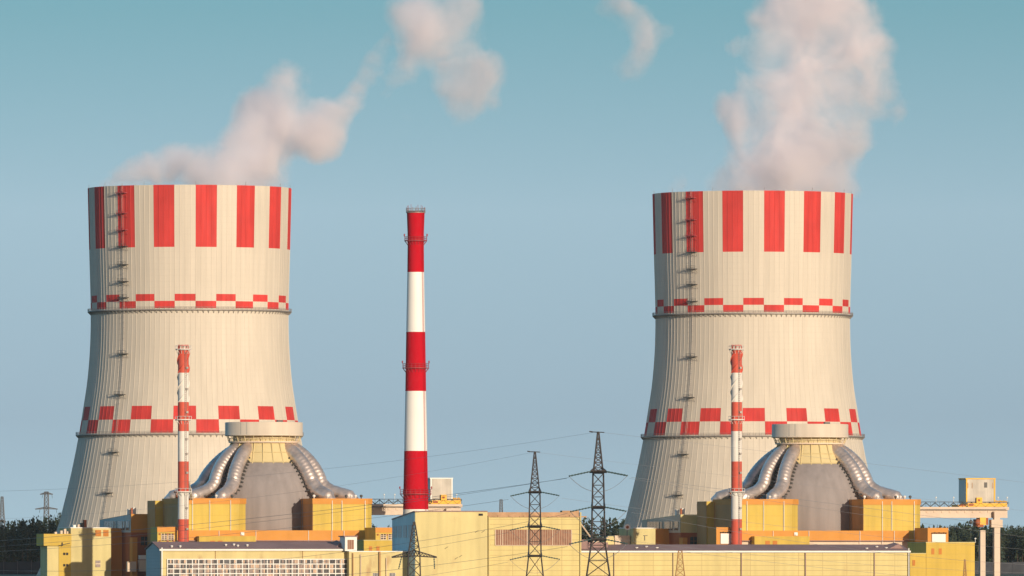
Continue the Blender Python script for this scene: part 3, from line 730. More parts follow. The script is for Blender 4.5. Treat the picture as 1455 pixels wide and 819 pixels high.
q = MB(); q.add([(-.4, -.3, zf + .02), (Wd, -.3, zf + .02), (Wd, D, zb + .02), (-.4, D, zb + .02), (-.4, -.3, zf + .4), (Wd, -.3, zf + .4), (Wd, D, zb + .4), (-.4, D, zb + .4)], [(3,2,1,0), (4,5,6,7), (0,1,5,4), (1,2,6,5), (2,3,7,6), (3,0,4,7)])
q.build('roof', M['roof'], root)
q = MB(); q.box(wid(590, 680, Y), wid(590, 686, Y), -.15, .05, Z(733, Y), Z(730, Y)); q.build('vent_opening', M['hole'], root)
for px in (622, 655, 681): q = MB(); xx = wid(590, px, Y); q.box(xx - .08, xx + .08, -.05, .02, 0, zf - .5); q.build('wall_joint', M['cream_stain'], root)
q = MB()
for px, y in ((675, 757), (684, 757), (646, 795), (652, 792), (632, 780)): xx = wid(590, px, Y); q.bar((xx, -.12, Z(y, Y)), (xx + 1.2, -.12, Z(y - 3, Y)), .08)
q.build('bracket', M['steel_dark'], root)
# louvred hall
root, Y = block_root(693.2, 3469, 'louvred_hall', 'pale yellow hall with a rusty parapet and a brown louvre strip behind the shorter pylon', 'hall')
Wd = wid(693.2, 826, Y); zp, zt_ = Z(735, Y), Z(728, Y)
m = MB(); m.box(0, Wd, 0, 30, 0, zp); m.build('wall', M['cream_panel'], root)
m = MB(); m.box(-.1, Wd - .6, .3, 30, zp, zt_); pa = m.build('parapet', M['rustcap'], root)
rp = random.Random(5); q = MB(); xx = 0
while xx < Wd - 2:
    ln = rp.uniform(1.5, 5); q.box(xx, xx + ln - .1, -.35, .28, zp - .05, zp + rp.uniform(.3, .7)); xx += ln
q.box(wid(693.2, 800, Y), wid(693.2, 824, Y), 1, 4, zt_, zt_ + .6)
q.build('coping', M['rustcap'], pa)
m = MB(); a, b_ = wid(693.2, 703.5, Y), wid(693.2, 812, Y); m.box(a, b_, -.2, .1, Z(775, Y), Z(753, Y)); lv = m.build('louvre_strip', M['louvre'], root)
q = MB()
for px in (703.5, 711, 714, 749.5, 785, 812): xx = wid(693.2, px, Y); q.box(xx - .12, xx + .12, -.34, -.21, Z(775, Y), Z(753, Y))
q.box(a, b_, -.4, -.22, Z(775.5, Y), Z(774.8, Y)); q.build('frame', M['pink'], lv)
q = MB(); q.bar((Wd - .4, -.4, 0), (Wd - .4, -.4, zt_), .3, n=8); q.bar((.3, -.4, 0), (.3, -.4, zp), .25, n=8); q.build('downpipe', M['cream'], root)
# yellow switch house by the second reactor, and its twin by the first
def switch_house(px0, px1, R, ytop, ylow, pleft, label, depth=24):
    root, Y = block_root(px0, R, 'switch_house', label, 'switch house', 'yellow switch houses'); Wd = wid(px0, px1, Y)
    m = MB(); m.box(0, Wd, 0, depth, 0, Z(ytop, Y)); w_ = m.build('wall', M['yellow_plain'], root)
    for dp in (9.5, 20):
        q = MB(); a = wid(px0, px0 + dp - 2.2, Y); q.box(a, a + 1.2, -.12, .1, Z(ytop + 16.5, Y), Z(ytop + 8, Y)); q.build('shutter', M['orange_window'], w_)
    q = MB(); q.box(-.15, Wd + .15, -.15, depth + .1, Z(ytop, Y), Z(ytop, Y) + .3); q.build('coping', M['cream'], root)
    if pleft:
        a = wid(px0, pleft, Y); q = MB(); q.box(a, -.05, .1, depth, 0, Z(ylow, Y)); lo = q.build('lean_to', M['yellow_plain'], root)
        q = MB(); b0 = wid(px0, pleft + 3.5, Y); q.box(b0, b0 + 1.1, -.05, .15, Z(ylow + 17, Y), Z(ylow + 9, Y)); q.build('shutter', M['orange_window'], lo)
        q = MB(); q.box(a, -.05, -.05, depth, Z(ylow, Y), Z(ylow, Y) + .25); q.build('coping', M['cream'], lo)
        q = MB(); xx = wid(px0, 1386.5, Y); q.bar((xx, .6, Z(ytop, Y)), (xx, .6, Z(766.5, Y)), .1); q.lathe([(.1, Z(766.5, Y)), (.45, Z(766, Y)), (.35, Z(764.8, Y)), (.1, Z(764.5, Y))], 10, cx=xx, cy=.6); q.build('lamp_post', M['white'], root)
switch_house(1316, 1385, 3600, 771.5, 787, 1293, 'bright yellow switch house with a lean-to and a roof lamp, below the gantry beam end')
switch_house(517, 586, 3600, 768.5, 0, 0, 'bright yellow switch house half hidden by the blue shaded side wall')

# ------------------------------------------------------------------ transport gantries
def gantry(pa, pb, R, base_y, label, lab2, cab, cols, cab_white):
    """trestle beam running from the reactor wing, with a crane cabin on top"""
    Y = row(pa, R); root = thing('gantry_trestle', label, 'gantry trestle', (X(pa, Y), Y, 0), AL, 'gantry trestles')
    Wd = wid(pa, pb, Y); z = lambda y: Z(y + base_y, Y); W_ = lambda p: wid(pa, p, Y)
    b = MB(); b.box(0, Wd, 0, .5, z(735), z(725)); b.box(0, Wd, 7, 7.5, z(735), z(725))
    b.box(0, Wd, -.3, .9, z(735) - .3, z(735)); b.box(0, Wd, 6.6, 7.9, z(735) - .3, z(735))
    bo = b.build('girder', M['girder'], root)
    st = MB()
    for i in range(int(Wd / 3.3)):
        xx = 1.5 + i * 3.3; st.prism([(xx - .5, -.28), (xx + .5, -.28), (xx + .5, -.03), (xx - .5, -.03)], z(729), z(726.5)); 
    st.build('stiffener', M['pink'], bo)
    d = MB(); d.box(-.3, Wd + .3, -1.2, 8.6, z(725) , z(720.5)); d.build('deck', M['girder'], root)
    fl = MB(); fl.box(0, Wd - 1, -1.26, -1.21, z(724.6), z(723.6)); fl.build('deck_slot', M['steel_dark'], root)
    t = MB(); n_ = int(Wd / 1.9); top, bot = z(713.5), z(720.3)
    for yy in (-1.0,):
        for i in range(n_ + 1):
            xx = Wd * i / n_; t.bar((xx, yy, bot), (xx, yy, top), .07)
            if i < n_:
                xm = xx + Wd / n_; t.bar((xx, yy, bot if i % 2 else top - .3), (xm, yy, top - .3 if i % 2 else bot), .17)
        t.bar((0, yy, top), (Wd, yy, top), .12)
    t.build('rail_truss', M['steel_dark'], root)
    for px in cols['lamps']: lp = MB(); lp.bar((W_(px), -1, top), (W_(px), -1, top + 1.6), .08); lp.lathe([(.1, top + 1.5), (.4, top + 1.7), (.1, top + 2.2)], 8, cx=W_(px), cy=-1); lp.build('deck_lamp', M['white'], root)
    for k, (p0, p1, yt, v) in enumerate(cols['posts']):
        c = MB(); c.box(W_(p0), W_(p1), v, v + 2.2, 0, z(yt)); co = c.build('column', M['girder'], root)
        if k == 0 and cols.get('cap'):
            c0, c1, ya, yb = cols['cap']; q = MB(); q.box(W_(c0), W_(c1), v - .5, v + 2.7, z(yb), z(ya)); q.build('capital', M['girder'], co)
    # crane
    p0, p1, yt = cab; cr = thing('gantry_crane', lab2, 'crane', (X(pa, Y), Y, z(720.5)), AL, 'gantry cranes'); zz = lambda y: z(y) - z(720.5)
    x0, x1 = W_(p0), W_(p1)
    m = MB(); m.box(x0, x1, -.5, 9.0, zz(715), zz(yt)); wl = m.build('cabin', M['cabin_panel'], cr)
    sd = MB(); sd.box(x0 - .12, x0 - .02, -.3, 8.8, zz(715), zz(yt) - .3); sd.build('shaded_side_panel', M['shade_blue'], wl)  # shaded cabin side, with the blue shade in its colour
    fm = M['white'] if cab_white else M['cart']; f = MB()
    for xx in (x0, x1 - .55): f.box(xx, xx + .55, -.75, -.51, zz(714), zz(yt))
    f.box(x0 - .2, x1 + .2, -.75, 9.2, zz(yt), zz(yt) + .45); f.build('frame', fm, wl)
    if not cab_white:
        q = MB(); xx = x0 + (x1-x0)*.62; q.box(xx, xx + 1.3, -.62, -.51, zz(693), zz(685.5)); q.build('vent_opening', M['steel_dark'], wl)
        for k_ in (.05, .2, .9): q = MB(); xx = x0 + (x1-x0)*k_; q.box(xx, xx + .3, -.62, -.51, zz(694), zz(686)); q.build('stain_plate', M['rustcap'], wl)
    c = MB(); ce = W_(cols['cart_end']); c.box(x0 + .6, ce, -1.1, 9.5, .05, zz(715.2)); c.box(x0 + 4.2, x0 + 6.6, -1.7, -1.12, zz(715), zz(707)); c.box(x0 - 3.5, x0 + .6, -.9, 8, .05, zz(717.4))
    for i in range(9):
        xx = x1 + (ce - x1) * (i + .5) / 9; c.bar((xx, -.9, zz(715.5)), (xx, -.9, zz(710.5 + i % 3)), .15)
    c.bar((x1, -.9, zz(712)), (ce, -.9, zz(713)), .14); c.build('trolley', M['cart'], cr)
    e = MB(); e.box(x0 + 4.8, x0 + 5.7, -1.85, -1.71, zz(712.5), zz(709.5)); e.box(x0 - 3.2, x0 - .4, -1.0, -.92, zz(719.5), zz(717.2)); e.box(x0 + 1, x0 + 3, -1.3, -1.12, zz(719), zz(716)); e.build('machinery', M['brown'], cr)
    if cols.get('hoist'):
        h0, h1 = cols['hoist']; q = MB(); q.box(W_(h0) + 1.6, W_(h1) - .7, -1.2, 4, zz(746.5), zz(735.5)); ho = q.build('hoist', M['cart'], cr)
        q = MB(); q.box(W_(h0), W_(h0) + 1.5, -.8, 3, zz(748), zz(738)); q.box(W_(h0) + .4, W_(h0) + 3, -1.6, -1.25, zz(749), zz(745.5)); q.lathe([(.9, zz(746)), (1.2, zz(742)), (.6, zz(738))], 10, cx=W_(h0) + .5, cy=-1.4); q.box(W_(h1) - .65, W_(h1) + .4, -.9, 3, zz(746), zz(736)); q.build('winch', M['brown'], ho)
        q = MB(); xx = W_(1379.5); q.bar((xx, 0, zz(772)), (xx, 0, zz(735.6)), .08); q.lathe([(.2, zz(745)), (.85, zz(743)), (.85, zz(741)), (.3, zz(739))], 12, cx=xx, cy=0); q.build('hook', M['steel_dark'], cr)
gantry(1301.5, 1431.5, 3795, 0, 'cream gantry trestle on T-shaped columns reaching out to the forest side', 'gantry crane with a yellow framed weathered cabin and hanging hook',
       (1372, 1413.5, 681), {'lamps': (1329, 1354, 1417, 1430), 'posts': [(1410.2, 1418.3, 727, -2.6), (1396.3, 1403.5, 753.5, 3)], 'cap': (1405.5, 1421.5, 738.5, 749.5), 'cart_end': 1430, 'hoist': (1386, 1402)}, False)
gantry(525.5, 655, 3835, -4, 'cream gantry trestle passing behind the tall striped chimney', 'gantry crane with a plain pale cabin behind the tall chimney',
       (611, 642.5, 684.5), {'lamps': (545, 560, 648), 'posts': [(632, 640, 727, -2.6)], 'cart_end': 654}, True)

# ------------------------------------------------------------------ pylons
def lattice(m, stations, r, mi=0, face_r=None):
    """stations: (z, half width); four legs, X bracing"""
    fr = face_r or r * .62
    for i in range(len(stations) - 1):
        z0, w0 = stations[i]; z1, w1 = stations[i + 1]
        c0 = [(-w0, -w0, z0), (w0, -w0, z0), (w0, w0, z0), (-w0, w0, z0)]; c1 = [(-w1, -w1, z1), (w1, -w1, z1), (w1, w1, z1), (-w1, w1, z1)]
        for k in range(4):
            k2 = (k + 1) % 4
            m.bar(c0[k], c1[k], r, mi); m.bar(c0[k], c1[k2], fr, mi); m.bar(c0[k2], c1[k], fr, mi)
            m.bar(c1[k], c1[k2], fr, mi)
def subdiv(stations, aspect=1.0):
    out = []
    for i in range(len(stations) - 1):
        z0, w0 = stations[i]; z1, w1 = stations[i+1]; h = z1 - z0; n = max(1, round(h / max(.8, (w0 + w1) * aspect)))
        for k in range(n): t = k / n; out.append((z0 + h*t, w0 + (w1-w0)*t))
    out.append(stations[-1]); return out
def anchor_pylon(px, Y, ytop, profile, arms, label):
    """profile: (photo row, half width in photo px); arms run towards and away from the camera"""
    s_ = Y / F; root = thing('transmission_pylon', label, 'pylon', (X(px, Y), Y, 0), 0, 'lattice anchor pylons')
    st = [(0.0, profile[0][1] * s_ + .25 * (Z(profile[0][0], Y)) * .28)] + [(Z(y, Y), w_ * s_) for y, w_ in profile]
    m = MB(); lattice(m, subdiv(st), .17, face_r=.085); m.build('tower', M['pylon'], root)
    tp = MB(); zt = Z(ytop, Y); tp.bar((-1.3, 0, zt), (1.3, 0, zt - .1), .1); tp.bar((0, -1.5, zt), (0, 1.5, zt), .1); tp.bar((-1.9, 0, zt + .1), (-1.2, 0, zt), .14); tp.build('peak', M['pylon'], root)
    for (ya, yb, wt, wb_) in arms:
        za, zb = Z(ya, Y), Z(yb, Y); a = MB()
        for sg in (-1, 1):
            L_ = 4.6
            for sx_ in (-1, 1):
                a.bar((sx_*wb_*s_, 0, zb), (sx_*wb_*s_*.9, sg*L_, zb + .25), .15); a.bar((sx_*wt*s_, 0, za), (sx_*wb_*s_*.9, sg*L_, zb + .35), .12)
                for k in range(4):
                    f0, f1 = k/4, (k+1)/4
                    p = lambda f, up: (sx_*(wt if up else wb_)*s_*(1-.1*f), sg*L_*f, (za if up else zb) * (1-f) + (zb + .3) * f)
                    a.bar(p(f0, False), p(f1, True), .07); a.bar(p(f0, True), p(f0, False), .07)
            a.bar((-wb_*s_*.9, sg*L_, zb + .3), (wb_*s_*.9, sg*L_, zb + .3), .15)
            for k in range(3): f = k/3; a.bar((-wb_*s_*(1-.1*f), sg*L_*f, zb), (wb_*s_*(1-.1*(f+.33)), sg*L_*(f+.33), zb), .07)
        for sx_ in (-1, 1): a.bar((sx_*wb_*s_, -.0, zb), (sx_*wt*s_, 0, za), .12)
        a.bar((-wb_*s_, 0, zb), (wb_*s_, 0, zb), .14)
        ao = a.build('cross_arm', M['pylon'], root)
        for sg in (-1, 1):
            for dirx in (-1, 1):
                if zb < 9: pass
                i_ = MB(); x0 = dirx * wb_ * s_ * .9; p0 = Vector((x0, sg * 4.6, zb + .2)); p1 = p0 + Vector((dirx * 4.6, sg * .6, -1.0 if dirx < 0 else -.9))
                path = [p0.lerp(p1, k / 14) for k in range(15)]
                i_.tube(path, [.07 if k % 2 else .19 for k in range(15)], 6); i_.build('insulator', M['insul'], root)
            j = MB(); a0 = Vector((-wb_*s_*.9 - 4.6, sg*5.2, zb - .8)); a1 = Vector((wb_*s_*.9 + 4.6, sg*5.2, zb - .7)); n_ = 14
            j.tube([a0.lerp(a1, k/n_) + Vector((0, 0, -3.4 * 4 * (k/n_) * (1 - k/n_) - (.0 if 0 < k < n_ else 0))) for k in range(n_ + 1)], .026, 4, caps=False)
            j.build('jumper', M['cable'], root)
    return root
anchor_pylon(850, 2000, 614, [(819, 16.5), (775, 10.2), (760, 9.4), (723, 8.6), (673, 7.4), (665, 6.2), (614, .8)],
             [(664, 671.5, 5, 12), (712, 722, 8.5, 10), (760, 768, 9.5, 11.5)], 'tall dark lattice pylon between the louvred hall and the long seamed hall')
anchor_pylon(760, 2350, 642, [(819, 12.0), (790, 8.8), (750, 8.4), (701, 7.2), (693, 6.0), (642, .7)],
             [(692, 700.5, 6, 9.4), (738, 749, 7.5, 10.4), (780, 791, 8.4, 10.2)], 'shorter dark lattice pylon standing before the brown louvre strip')
def arm_pylon(px, Y, ytop, profile, arm_y, half, label, mm, group=None, arms2=()):
    s_ = Y / F; root = thing('transmission_pylon', label, 'pylon', (X(px, Y), Y, 0), 0, group)
    st = [(0.0, profile[0][1] * s_ * 1.3)] + [(Z(y, Y), w_ * s_) for y, w_ in profile]
    m = MB(); lattice(m, subdiv(st), .13 * max(1, s_ / .12 * .6), face_r=.07 * max(1, s_ / .12 * .6)); m.build('tower', mm, root)
    for y, hl in [(arm_y, half)] + list(arms2):
        z0 = Z(y, Y); a = MB(); wq = hl * s_
        for sg in (-1, 1):
            for vy in (-.7, .7):
                a.bar((0, vy, z0 + 1.15), (sg * wq, 0, z0 - .25), .12 * max(1, s_ / .22)); a.bar((0, vy, z0), (sg * wq, 0, z0 - .35), .12 * max(1, s_ / .22))
                for k in range(7):
                    f0, f1 = k / 7, (k + .5) / 7
                    a.bar((sg*wq*f0, vy*(1-f0), z0 - .35*f0), (sg*wq*f1, vy*(1-f1), z0 + 1.15 - 1.4*f1), .07); a.bar((sg*wq*f1, vy*(1-f1), z0 + 1.15 - 1.4*f1), (sg*wq*(k+1)/7, vy*(1-(k+1)/7), z0 - .35*(k+1)/7), .07)
        a.build('cross_arm', mm, root)
        for sg in (-1, 1):
            i_ = MB(); p0 = Vector((sg * wq * (.88 if sg > 0 else .56), 0, z0 - .3)); p1 = p0 + Vector((-.6 if sg < 0 else .12, 0, -2.4))
            i_.tube([p0.lerp(p1, k/10) for k in range(11)], [.07 if k % 2 else .19 for k in range(11)], 6); i_.build('insulator', M['insul'], root)
    return root
arm_pylon(588.5, 1950, 742, [(819, 8.8), (786, 8.0), (742, 1.0)], 790, 32, 'dark lattice pylon with wide low cross arm before the blue shaded wall', M['pylon'])
arm_pylon(966.5, 2500, 783, [(819, 6.5), (800, 4.2), (783, 2.6)], 830, 16, 'rusty lattice pylon in front of the long seamed hall', M['pylon_rust'])
arm_pylon(1371, 2600, 795, [(819, 2.2), (806, 1.2), (795, .5)], 829, 9, 'thin rusty lattice mast in front of the bright yellow switch house', M['pylon_rust'])
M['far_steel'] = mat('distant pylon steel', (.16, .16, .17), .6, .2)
arm_pylon(66, 6000, 699, [(760, 4.6), (728, 3.2), (699, 2.6)], 723, 16, 'distant grey pylon with drooping arms above the forest edge', M['far_steel'], 'distant pylons', ((702, 9),))
arm_pylon(3, 6400, 706, [(770, 4.4), (735, 3.0), (706, 1.4)], 741, 6, 'distant grey pylon at the very picture edge above the forest', M['far_steel'], 'distant pylons')
arm_pylon(712, 6600, 710, [(760, 3.6), (735, 2.4), (710, 1.6)], 738, 6, 'distant grey pylon just above the rusty parapet', M['far_steel'], 'distant pylons')

# ------------------------------------------------------------------ cables
def cable(pts, label, r=.06, ends=(2000, 2000)):
    """pts: (photo column, row) of start, a middle point and end; depth runs from ends[0] to ends[1]"""
    m = MB(); out = []
    (xa, ya), (xm, ym), (xb, yb) = pts; Ya, Yb = ends
    A = P(xa, ya, Ya); B = P(xb, yb, Yb); t = (X(xm, 1) - A.x / Ya); 
    # position along the chord where the column xm falls
    k = (xm - CX) / F; tm = (k * Ya - A.x) / ((B.x - A.x) - k * (Yb - Ya)); Ym = Ya + (Yb - Ya) * tm
    sag = (A.z + (B.z - A.z) * tm - Z(ym, Ym)) / max(1e-3, 4 * tm * (1 - tm))
    for i in range(41):
        f = i / 40; q = A.lerp(B, f); q.z -= sag * 4 * f * (1 - f); out.append(q - A)
    m.tube(out, r * .5, 5, caps=False)
    o = m.build('power_cable', M['cable'], None, A); tag(o, label, 'power cable', 'overhead power cables')
CA = [
 ([(842, 615), (640, 645), (-160, 700)], 'earth wire falling from the taller pylon peak over the chimney', (2000, 2300), .04),
 ([(757, 643), (640, 665), (-160, 742)], 'earth wire falling from the shorter pylon peak past the chimney', (2350, 2600), .04),
 ([(805, 680), (640, 703), (-160, 778)], 'cable from the upper arm of the taller pylon, passing in front of the chimney', (1995, 2300), .075),
 ([(808, 679), (640, 705.5), (-160, 786)], 'second cable from the upper arm of the taller pylon, just under its neighbour', (2005, 2300), .06),
 ([(722, 710), (660, 719), (-160, 790)], 'cable from the upper arm of the shorter pylon, towards the chimney foot', (2345, 2600), .07),
 ([(806, 730), (690, 753), (-160, 802)], 'cable from the middle arm of the taller pylon, crossing the blank tall hall', (1995, 2300), .065),
 ([(722, 757), (640, 772), (-160, 812)], 'cable from the middle arm of the shorter pylon, crossing the blank tall hall', (2345, 2600), .065),
 ([(806, 777), (690, 794), (-160, 828)], 'cable from the lowest arm of the taller pylon, low over the blank tall hall', (1995, 2300), .065),
 ([(722, 799), (640, 813), (-160, 842)], 'cable from the lowest arm of the shorter pylon, low over the blank tall hall', (2345, 2600), .06),
 ([(858, 615), (1200, 655), (1620, 706)], 'earth wire from the taller pylon peak towards the gantry crane', (2000, 2300), .04),
 ([(763, 643), (1000, 672), (1620, 745)], 'earth wire from the shorter pylon peak across the second tower', (2350, 2600), .035),
 ([(897, 678.5), (1030, 696), (1620, 772)], 'cable from the upper arm of the taller pylon, across the second tower', (1995, 2300), .06),
 ([(894, 680), (1030, 702), (1620, 783)], 'second cable from the upper arm of the taller pylon, across the second tower', (2005, 2300), .05),
 ([(798, 708), (900, 722), (1620, 792)], 'cable from the upper arm of the shorter pylon, behind the taller one', (2345, 2600), .05),
 ([(897, 728), (1000, 748), (1620, 806)], 'cable from the middle arm of the taller pylon, over the felt roof', (1995, 2300), .055),
 ([(798, 756), (1000, 781), (1620, 818)], 'cable from the middle arm of the shorter pylon, along the seamed hall', (2345, 2600), .05),
 ([(897, 774), (1130, 803), (1620, 838)], 'cable from the lowest arm of the taller pylon, low along the seamed hall', (1995, 2300), .05),
]
for pts, lb, ends, r in CA: cable(pts, lb, r, ends)

# ------------------------------------------------------------------ forest and fences
def forest():
    rg = random.Random(4); V = []; Fc = []; Ms = []
    def conifer(x, y, h, rad, mi, pine):
        nL = 7 if not pine else 5; base = h * (.18 if not pine else .42)
        o = len(V)      # trunk
        for k in range(4): a = pi/2*k; V.append((x + .22*cos(a), y + .22*sin(a), 0)); 
        V.append((x, y, h * .9))
        for k in range(4): Fc.append((o + k, o + (k+1) % 4, o + 4)); Ms.append(2)
        n = 26 if not pine else 30
        for i in range(n):
            t = (i + rg.random()) / n; z = base + (h - base) * t
            env = rad * ((1 - t) ** .8) if not pine else rad * (1 - abs(t - .45) ** 1.6 * 1.6) * .95
            if env < .25: env = .25
            a = rg.random() * 2*pi; L_ = env * rg.uniform(.65, 1.15); wd = L_ * rg.uniform(.35, .6); dz = -L_ * (.35 if not pine else -.05) + rg.uniform(-.3, .3)
            ux, uy = cos(a), sin(a); o = len(V)
            V.append((x + ux*L_*.05, y + uy*L_*.05, z + .9))
            V.append((x + ux*L_*.6 - uy*wd, y + uy*L_*.6 + ux*wd, z + dz*.5)); V.append((x + ux*L_, y + uy*L_, z + dz)); V.append((x + ux*L_*.6 + uy*wd, y + uy*L_*.6 - ux*wd, z + dz*.5)); V.append((x + ux*L_*.45, y + uy*L_*.45, z + dz - .8))
            Fc.append((o, o+1, o+2)); Fc.append((o, o+2, o+3)); Fc.append((o+1, o+4, o+2)); Fc.append((o+2, o+4, o+3)); Ms.extend([mi]*4)
    def stand(xa, xb, ya, yb, hm, n):
        for _ in range(n):
            x = rg.uniform(xa, xb); y = rg.uniform(ya, yb); h = hm * rg.uniform(.78, 1.06) * (1 + .10 * sin(x * .045) + .06 * sin(x * .13 + 1))
            pine = rg.random() < .45; conifer(x, y, h, rg.uniform(2.4, 3.6) * (1 if not pine else 1.1), rg.choice((0, 0, 1)), pine)
    stand(-460, -190, 4930, 5080, 26, 1700)
    stand(-190, 190, 4950, 5060, 25, 900)
    stand(190, 460, 4930, 5080, 26, 1700)
    me = bpy.data.meshes.new('forest'); me.from_pydata(V, [], Fc)
    for nm, c in (('pine needles', (.050, .066, .036)), ('spruce needles', (.032, .050, .034)), ('bark', (.10, .07, .05))): me.materials.append(mat(nm, c, .9, var=.35, vscale=.15))
    me.polygons.foreach_set('material_index', Ms); me.update()
    o = bpy.data.objects.new('forest', me); COL.objects.link(o); tag(o, 'dark conifer forest closing the view behind the plant', None, None, 'stuff')
forest()
def fence(x0, x1, Y, h, label, gap, pm):
    root = thing('perimeter_fence', label, 'fence', (x0, Y, 0), 0)
    m = MB(); n_ = int((x1 - x0) / gap)
    for i in range(n_): m.box(i*gap + .12, (i+1)*gap - .12, 0, .2, 0, h - .4 - (i % 3) * .12)
    m.build('panel', M['fence'], root)
    m = MB()
    for i in range(n_ + 1): m.box(i*gap - .13, i*gap + .13, -.2, .1, 0, h + (.5 if i % 4 == 0 else 0))
    m.build('post', pm, root)
fence(-330, -213, 4420, 6.4, 'dark panelled fence with pale posts before the forest, beside the service building', 6.5, M['fence_post'])
fence(214, 330, 4440, 6.2, 'dark panelled fence before the forest beyond the gantry columns', 7.5, M['fence'])

# ------------------------------------------------------------------ steam
def steam(name, Y, balls, label, dens, color=(1, .967, .985), warp=14.0, nscale=.026, erode=.76, seed=0.0, depth=0.0):
    """balls: (photo column, row, radius in photo px, weight). A hull mesh filled with a soft, noisy vapour."""
    s_ = Y / F; rg = random.Random(int(seed * 10) + 7); bl = []
    c0 = P(balls[0][0], balls[0][1], Y)
    for (px, py, r, w_) in balls:
        p = P(px, py, Y) - c0; p.y += rg.uniform(-.35, .35) * r * s_ + depth; bl.append((p, r * s_, w_))
    # hull: union of enlarged balls through metaball-free voxel remesh
    m = MB()
    for p, r, w_ in bl:
        R2 = r * 1.28 + warp * .25; st = 10
        prof = [(max(.05, R2 * sin(pi * k / st)), -R2 * cos(pi * k / st)) for k in range(st + 1)]
        o = len(m.v); n = 16
        for rr, zz in prof:
            for k in range(n): a = 2*pi*k/n; m.v.append((p.x + rr*cos(a), p.y + rr*sin(a), p.z + zz))
        for j in range(st):
            for k in range(n): m.f.append((o + j*n + k, o + j*n + (k+1) % n, o + (j+1)*n + (k+1) % n, o + (j+1)*n + k)); m.m.append(0); m.sm.append(True)
        m.f.append(tuple(o + k for k in range(n - 1, -1, -1))); m.m.append(0); m.sm.append(True); m.f.append(tuple(o + st*n + k for k in range(n))); m.m.append(0); m.sm.append(True)
    mt = bpy.data.materials.new(name + ' vapour'); mt.use_nodes = True; t = mt.node_tree; N = t.nodes; L = t.links; N.clear()
    out = N.new('ShaderNodeOutputMaterial'); pv = N.new('ShaderNodeVolumePrincipled'); L.new(pv.outputs[0], out.inputs['Volume'])
    pv.inputs['Color'].default_value = (*color, 1); pv.inputs['Anisotropy'].default_value = .0
    co = N.new('ShaderNodeTexCoord')
    off = N.new('ShaderNodeVectorMath'); off.operation = 'ADD'; off.inputs[1].default_value = (seed * 37, seed * 11, seed * 53); L.new(co.outputs['Object'], off.inputs[0])
    nz = N.new('ShaderNodeTexNoise'); nz.inputs['Scale'].default_value = nscale; nz.inputs['Detail'].default_value = 5; nz.inputs['Roughness'].default_value = .58; L.new(off.outputs[0], nz.inputs['Vector'])
    sb = N.new('ShaderNodeVectorMath'); sb.operation = 'SUBTRACT'; sb.inputs[1].default_value = (.5, .5, .5); L.new(nz.outputs['Color'], sb.inputs[0])
    scl = N.new('ShaderNodeVectorMath'); scl.operation = 'SCALE'; scl.inputs['Scale'].default_value = warp * 2; L.new(sb.outputs[0], scl.inputs[0])
    wp = N.new('ShaderNodeVectorMath'); wp.operation = 'ADD'; L.new(co.outputs['Object'], wp.inputs[0]); L.new(scl.outputs[0], wp.inputs[1])
    acc = None
    for p, r, w_ in bl:
        d = N.new('ShaderNodeVectorMath'); d.operation = 'DISTANCE'; d.inputs[1].default_value = p; L.new(wp.outputs[0], d.inputs[0])
        mr = N.new('ShaderNodeMapRange'); mr.interpolation_type = 'SMOOTHSTEP'; mr.inputs[1].default_value = r * 1.2; mr.inputs[2].default_value = r * .25; mr.inputs[3].default_value = 0; mr.inputs[4].default_value = w_
        L.new(d.outputs['Value'], mr.inputs[0])
        if acc is None: acc = mr.outputs[0]
        else:
            a = N.new('ShaderNodeMath'); a.operation = 'ADD'; L.new(acc, a.inputs[0]); L.new(mr.outputs[0], a.inputs[1]); acc = a.outputs[0]
    n2 = N.new('ShaderNodeTexNoise'); n2.inputs['Scale'].default_value = nscale * 1.9; n2.inputs['Detail'].default_value = 7; n2.inputs['Roughness'].default_value = .66; n2.inputs['Distortion'].default_value = .6; L.new(off.outputs[0], n2.inputs['Vector'])
    m1 = N.new('ShaderNodeMapRange'); m1.inputs[1].default_value = .3; m1.inputs[2].default_value = .7; m1.inputs[3].default_value = 0; m1.inputs[4].default_value = erode; L.new(n2.outputs[0], m1.inputs[0])
    sub = N.new('ShaderNodeMath'); sub.operation = 'SUBTRACT'; L.new(acc, sub.inputs[0]); L.new(m1.outputs[0], sub.inputs[1])
    fin = N.new('ShaderNodeMapRange'); fin.inputs[1].default_value = .0; fin.inputs[2].default_value = 1.4; fin.inputs[3].default_value = 0; fin.inputs[4].default_value = dens; fin.clamp = True
    L.new(sub.outputs[0], fin.inputs[0])
    m3 = N.new('ShaderNodeMapRange'); m3.inputs[1].default_value = .36; m3.inputs[2].default_value = .62; m3.inputs[3].default_value = 1.7; m3.inputs[4].default_value = .5; L.new(n2.outputs[0], m3.inputs[0])
    ml = N.new('ShaderNodeMath'); ml.operation = 'MULTIPLY'; L.new(fin.outputs[0], ml.inputs[0]); L.new(m3.outputs[0], ml.inputs[1]); L.new(ml.outputs[0], pv.inputs['Density'])
    o = m.build(name, mt, None, c0)
    rm = o.modifiers.new('remesh', 'REMESH'); rm.mode = 'VOXEL'; rm.voxel_size = 3.0
    dg = bpy.context.evaluated_depsgraph_get(); me = bpy.data.meshes.new_from_object(o.evaluated_get(dg)); o.modifiers.clear(); old = o.data; o.data = me
    if not me.materials: me.materials.append(mt)
    bpy.data.meshes.remove(old)
    tag(o, label, 'steam', 'drifting steam'); return o
YL, YR = TL[1][1], TR[1][1]
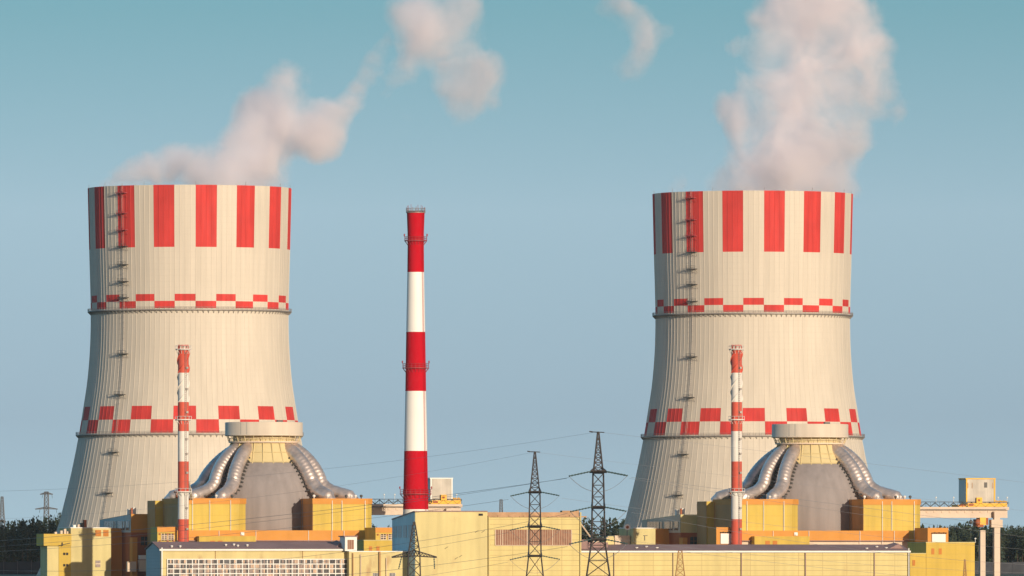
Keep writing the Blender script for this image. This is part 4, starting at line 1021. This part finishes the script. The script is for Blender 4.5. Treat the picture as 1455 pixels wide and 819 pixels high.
steam('steam_plume', YL, [(330, 250, 58, 1.25), (152, 266, 22, 1.0), (172, 258, 30, 1.05), (198, 250, 36, 1.05), (224, 244, 38, 1.0), (244, 222, 30, .75), (264, 248, 42, 1.1), (297, 252, 46, 1.2), (375, 248, 52, 1.25), (398, 262, 26, .9),
      (345, 212, 50, 1.15), (375, 190, 56, 1.25), (362, 156, 42, 1.1), (394, 146, 48, 1.2), (402, 116, 36, 1.15), (430, 182, 46, 1.15), (455, 186, 42, 1.1), (480, 170, 34, 1.05), (498, 142, 28, 1.15), (510, 118, 26, 1.15), (520, 96, 24, 1.1), (474, 198, 36, .95), (532, 76, 22, .85), (545, 58, 20, .6)],
      'pinkish steam plume rising from one tower and leaning towards the chimney', .125, seed=.3)
steam('steam_cloud', YL, [(625, 45, 60, 1.1), (585, 15, 42, 1.05), (600, 50, 50, 1.1), (650, 90, 56, 1.1), (675, 118, 46, 1.05), (655, 142, 38, .9), (684, 100, 36, 1.0), (566, 108, 28, 1.0), (668, 28, 42, .95), (585, 80, 34, .85), (566, 170, 20, .5), (550, 140, 18, .4), (655, -8, 38, .9), (692, 148, 28, .7), (625, 125, 30, .6)],
      'loose detached steam cloud above the tall chimney', .10, seed=1.7)
steam('steam_column', YR, [(1120, 250, 68, 1.2), (1046, 258, 52, 1.4), (1090, 262, 46, 1.0), (1182, 254, 56, 1.25), (1064, 205, 50, 1.1), (1125, 195, 62, 1.05), (1188, 198, 54, 1.1), (1040, 160, 32, .95), (1088, 145, 54, 1.0), (1155, 130, 62, 1.05), (1216, 150, 48, .9), (1210, 108, 50, .95), (1050, 68, 22, .65), (1085, 75, 34, .9),
      (1112, 85, 46, .95), (1158, 60, 64, 1.05), (1222, 70, 48, .9), (1252, 75, 34, .9), (1102, 20, 50, 1.0), (1160, 0, 66, 1.1), (1208, 25, 50, .95), (1120, -50, 62, 1.0), (1180, -50, 62, .9), (1258, 150, 34, .6), (1256, 112, 32, .65), (1228, 200, 28, .5), (1285, 150, 20, .4)],
      'broad upright steam column rising out of the top of the picture', .135, seed=2.9)
steam('steam_wisp', YR, [(905, 28, 36, 1.05), (882, -2, 30, 1.0), (930, 45, 30, 1.05), (912, 62, 26, .8), (872, -28, 30, .9), (895, 98, 34, .75), (860, 10, 26, .7), (915, 75, 30, .7)], 'small faint steam wisp near the picture top between the towers', .075, seed=4.1)
steam('steam_wisp', YR, [(958, 270, 18, .8), (970, 263, 14, .8), (962, 250, 13, .6)], 'tiny steam wisp curling over the tower rim beside the ladder', .09, seed=5.2, warp=4)

# ------------------------------------------------------------------ haze
HAZE = 9.0e-6
hz = MB(); hz.box(-900, 900, -60, 9000, -1, 330)
mt = bpy.data.materials.new('haze air'); mt.use_nodes = True; t = mt.node_tree; t.nodes.clear()
out = t.nodes.new('ShaderNodeOutputMaterial'); pv = t.nodes.new('ShaderNodeVolumePrincipled'); t.links.new(pv.outputs[0], out.inputs['Volume'])
pv.inputs['Color'].default_value = (.80, .95, 1.0, 1); pv.inputs['Density'].default_value = HAZE
if HAZE > 0:
    tag(hz.build('haze', mt), kind='stuff')
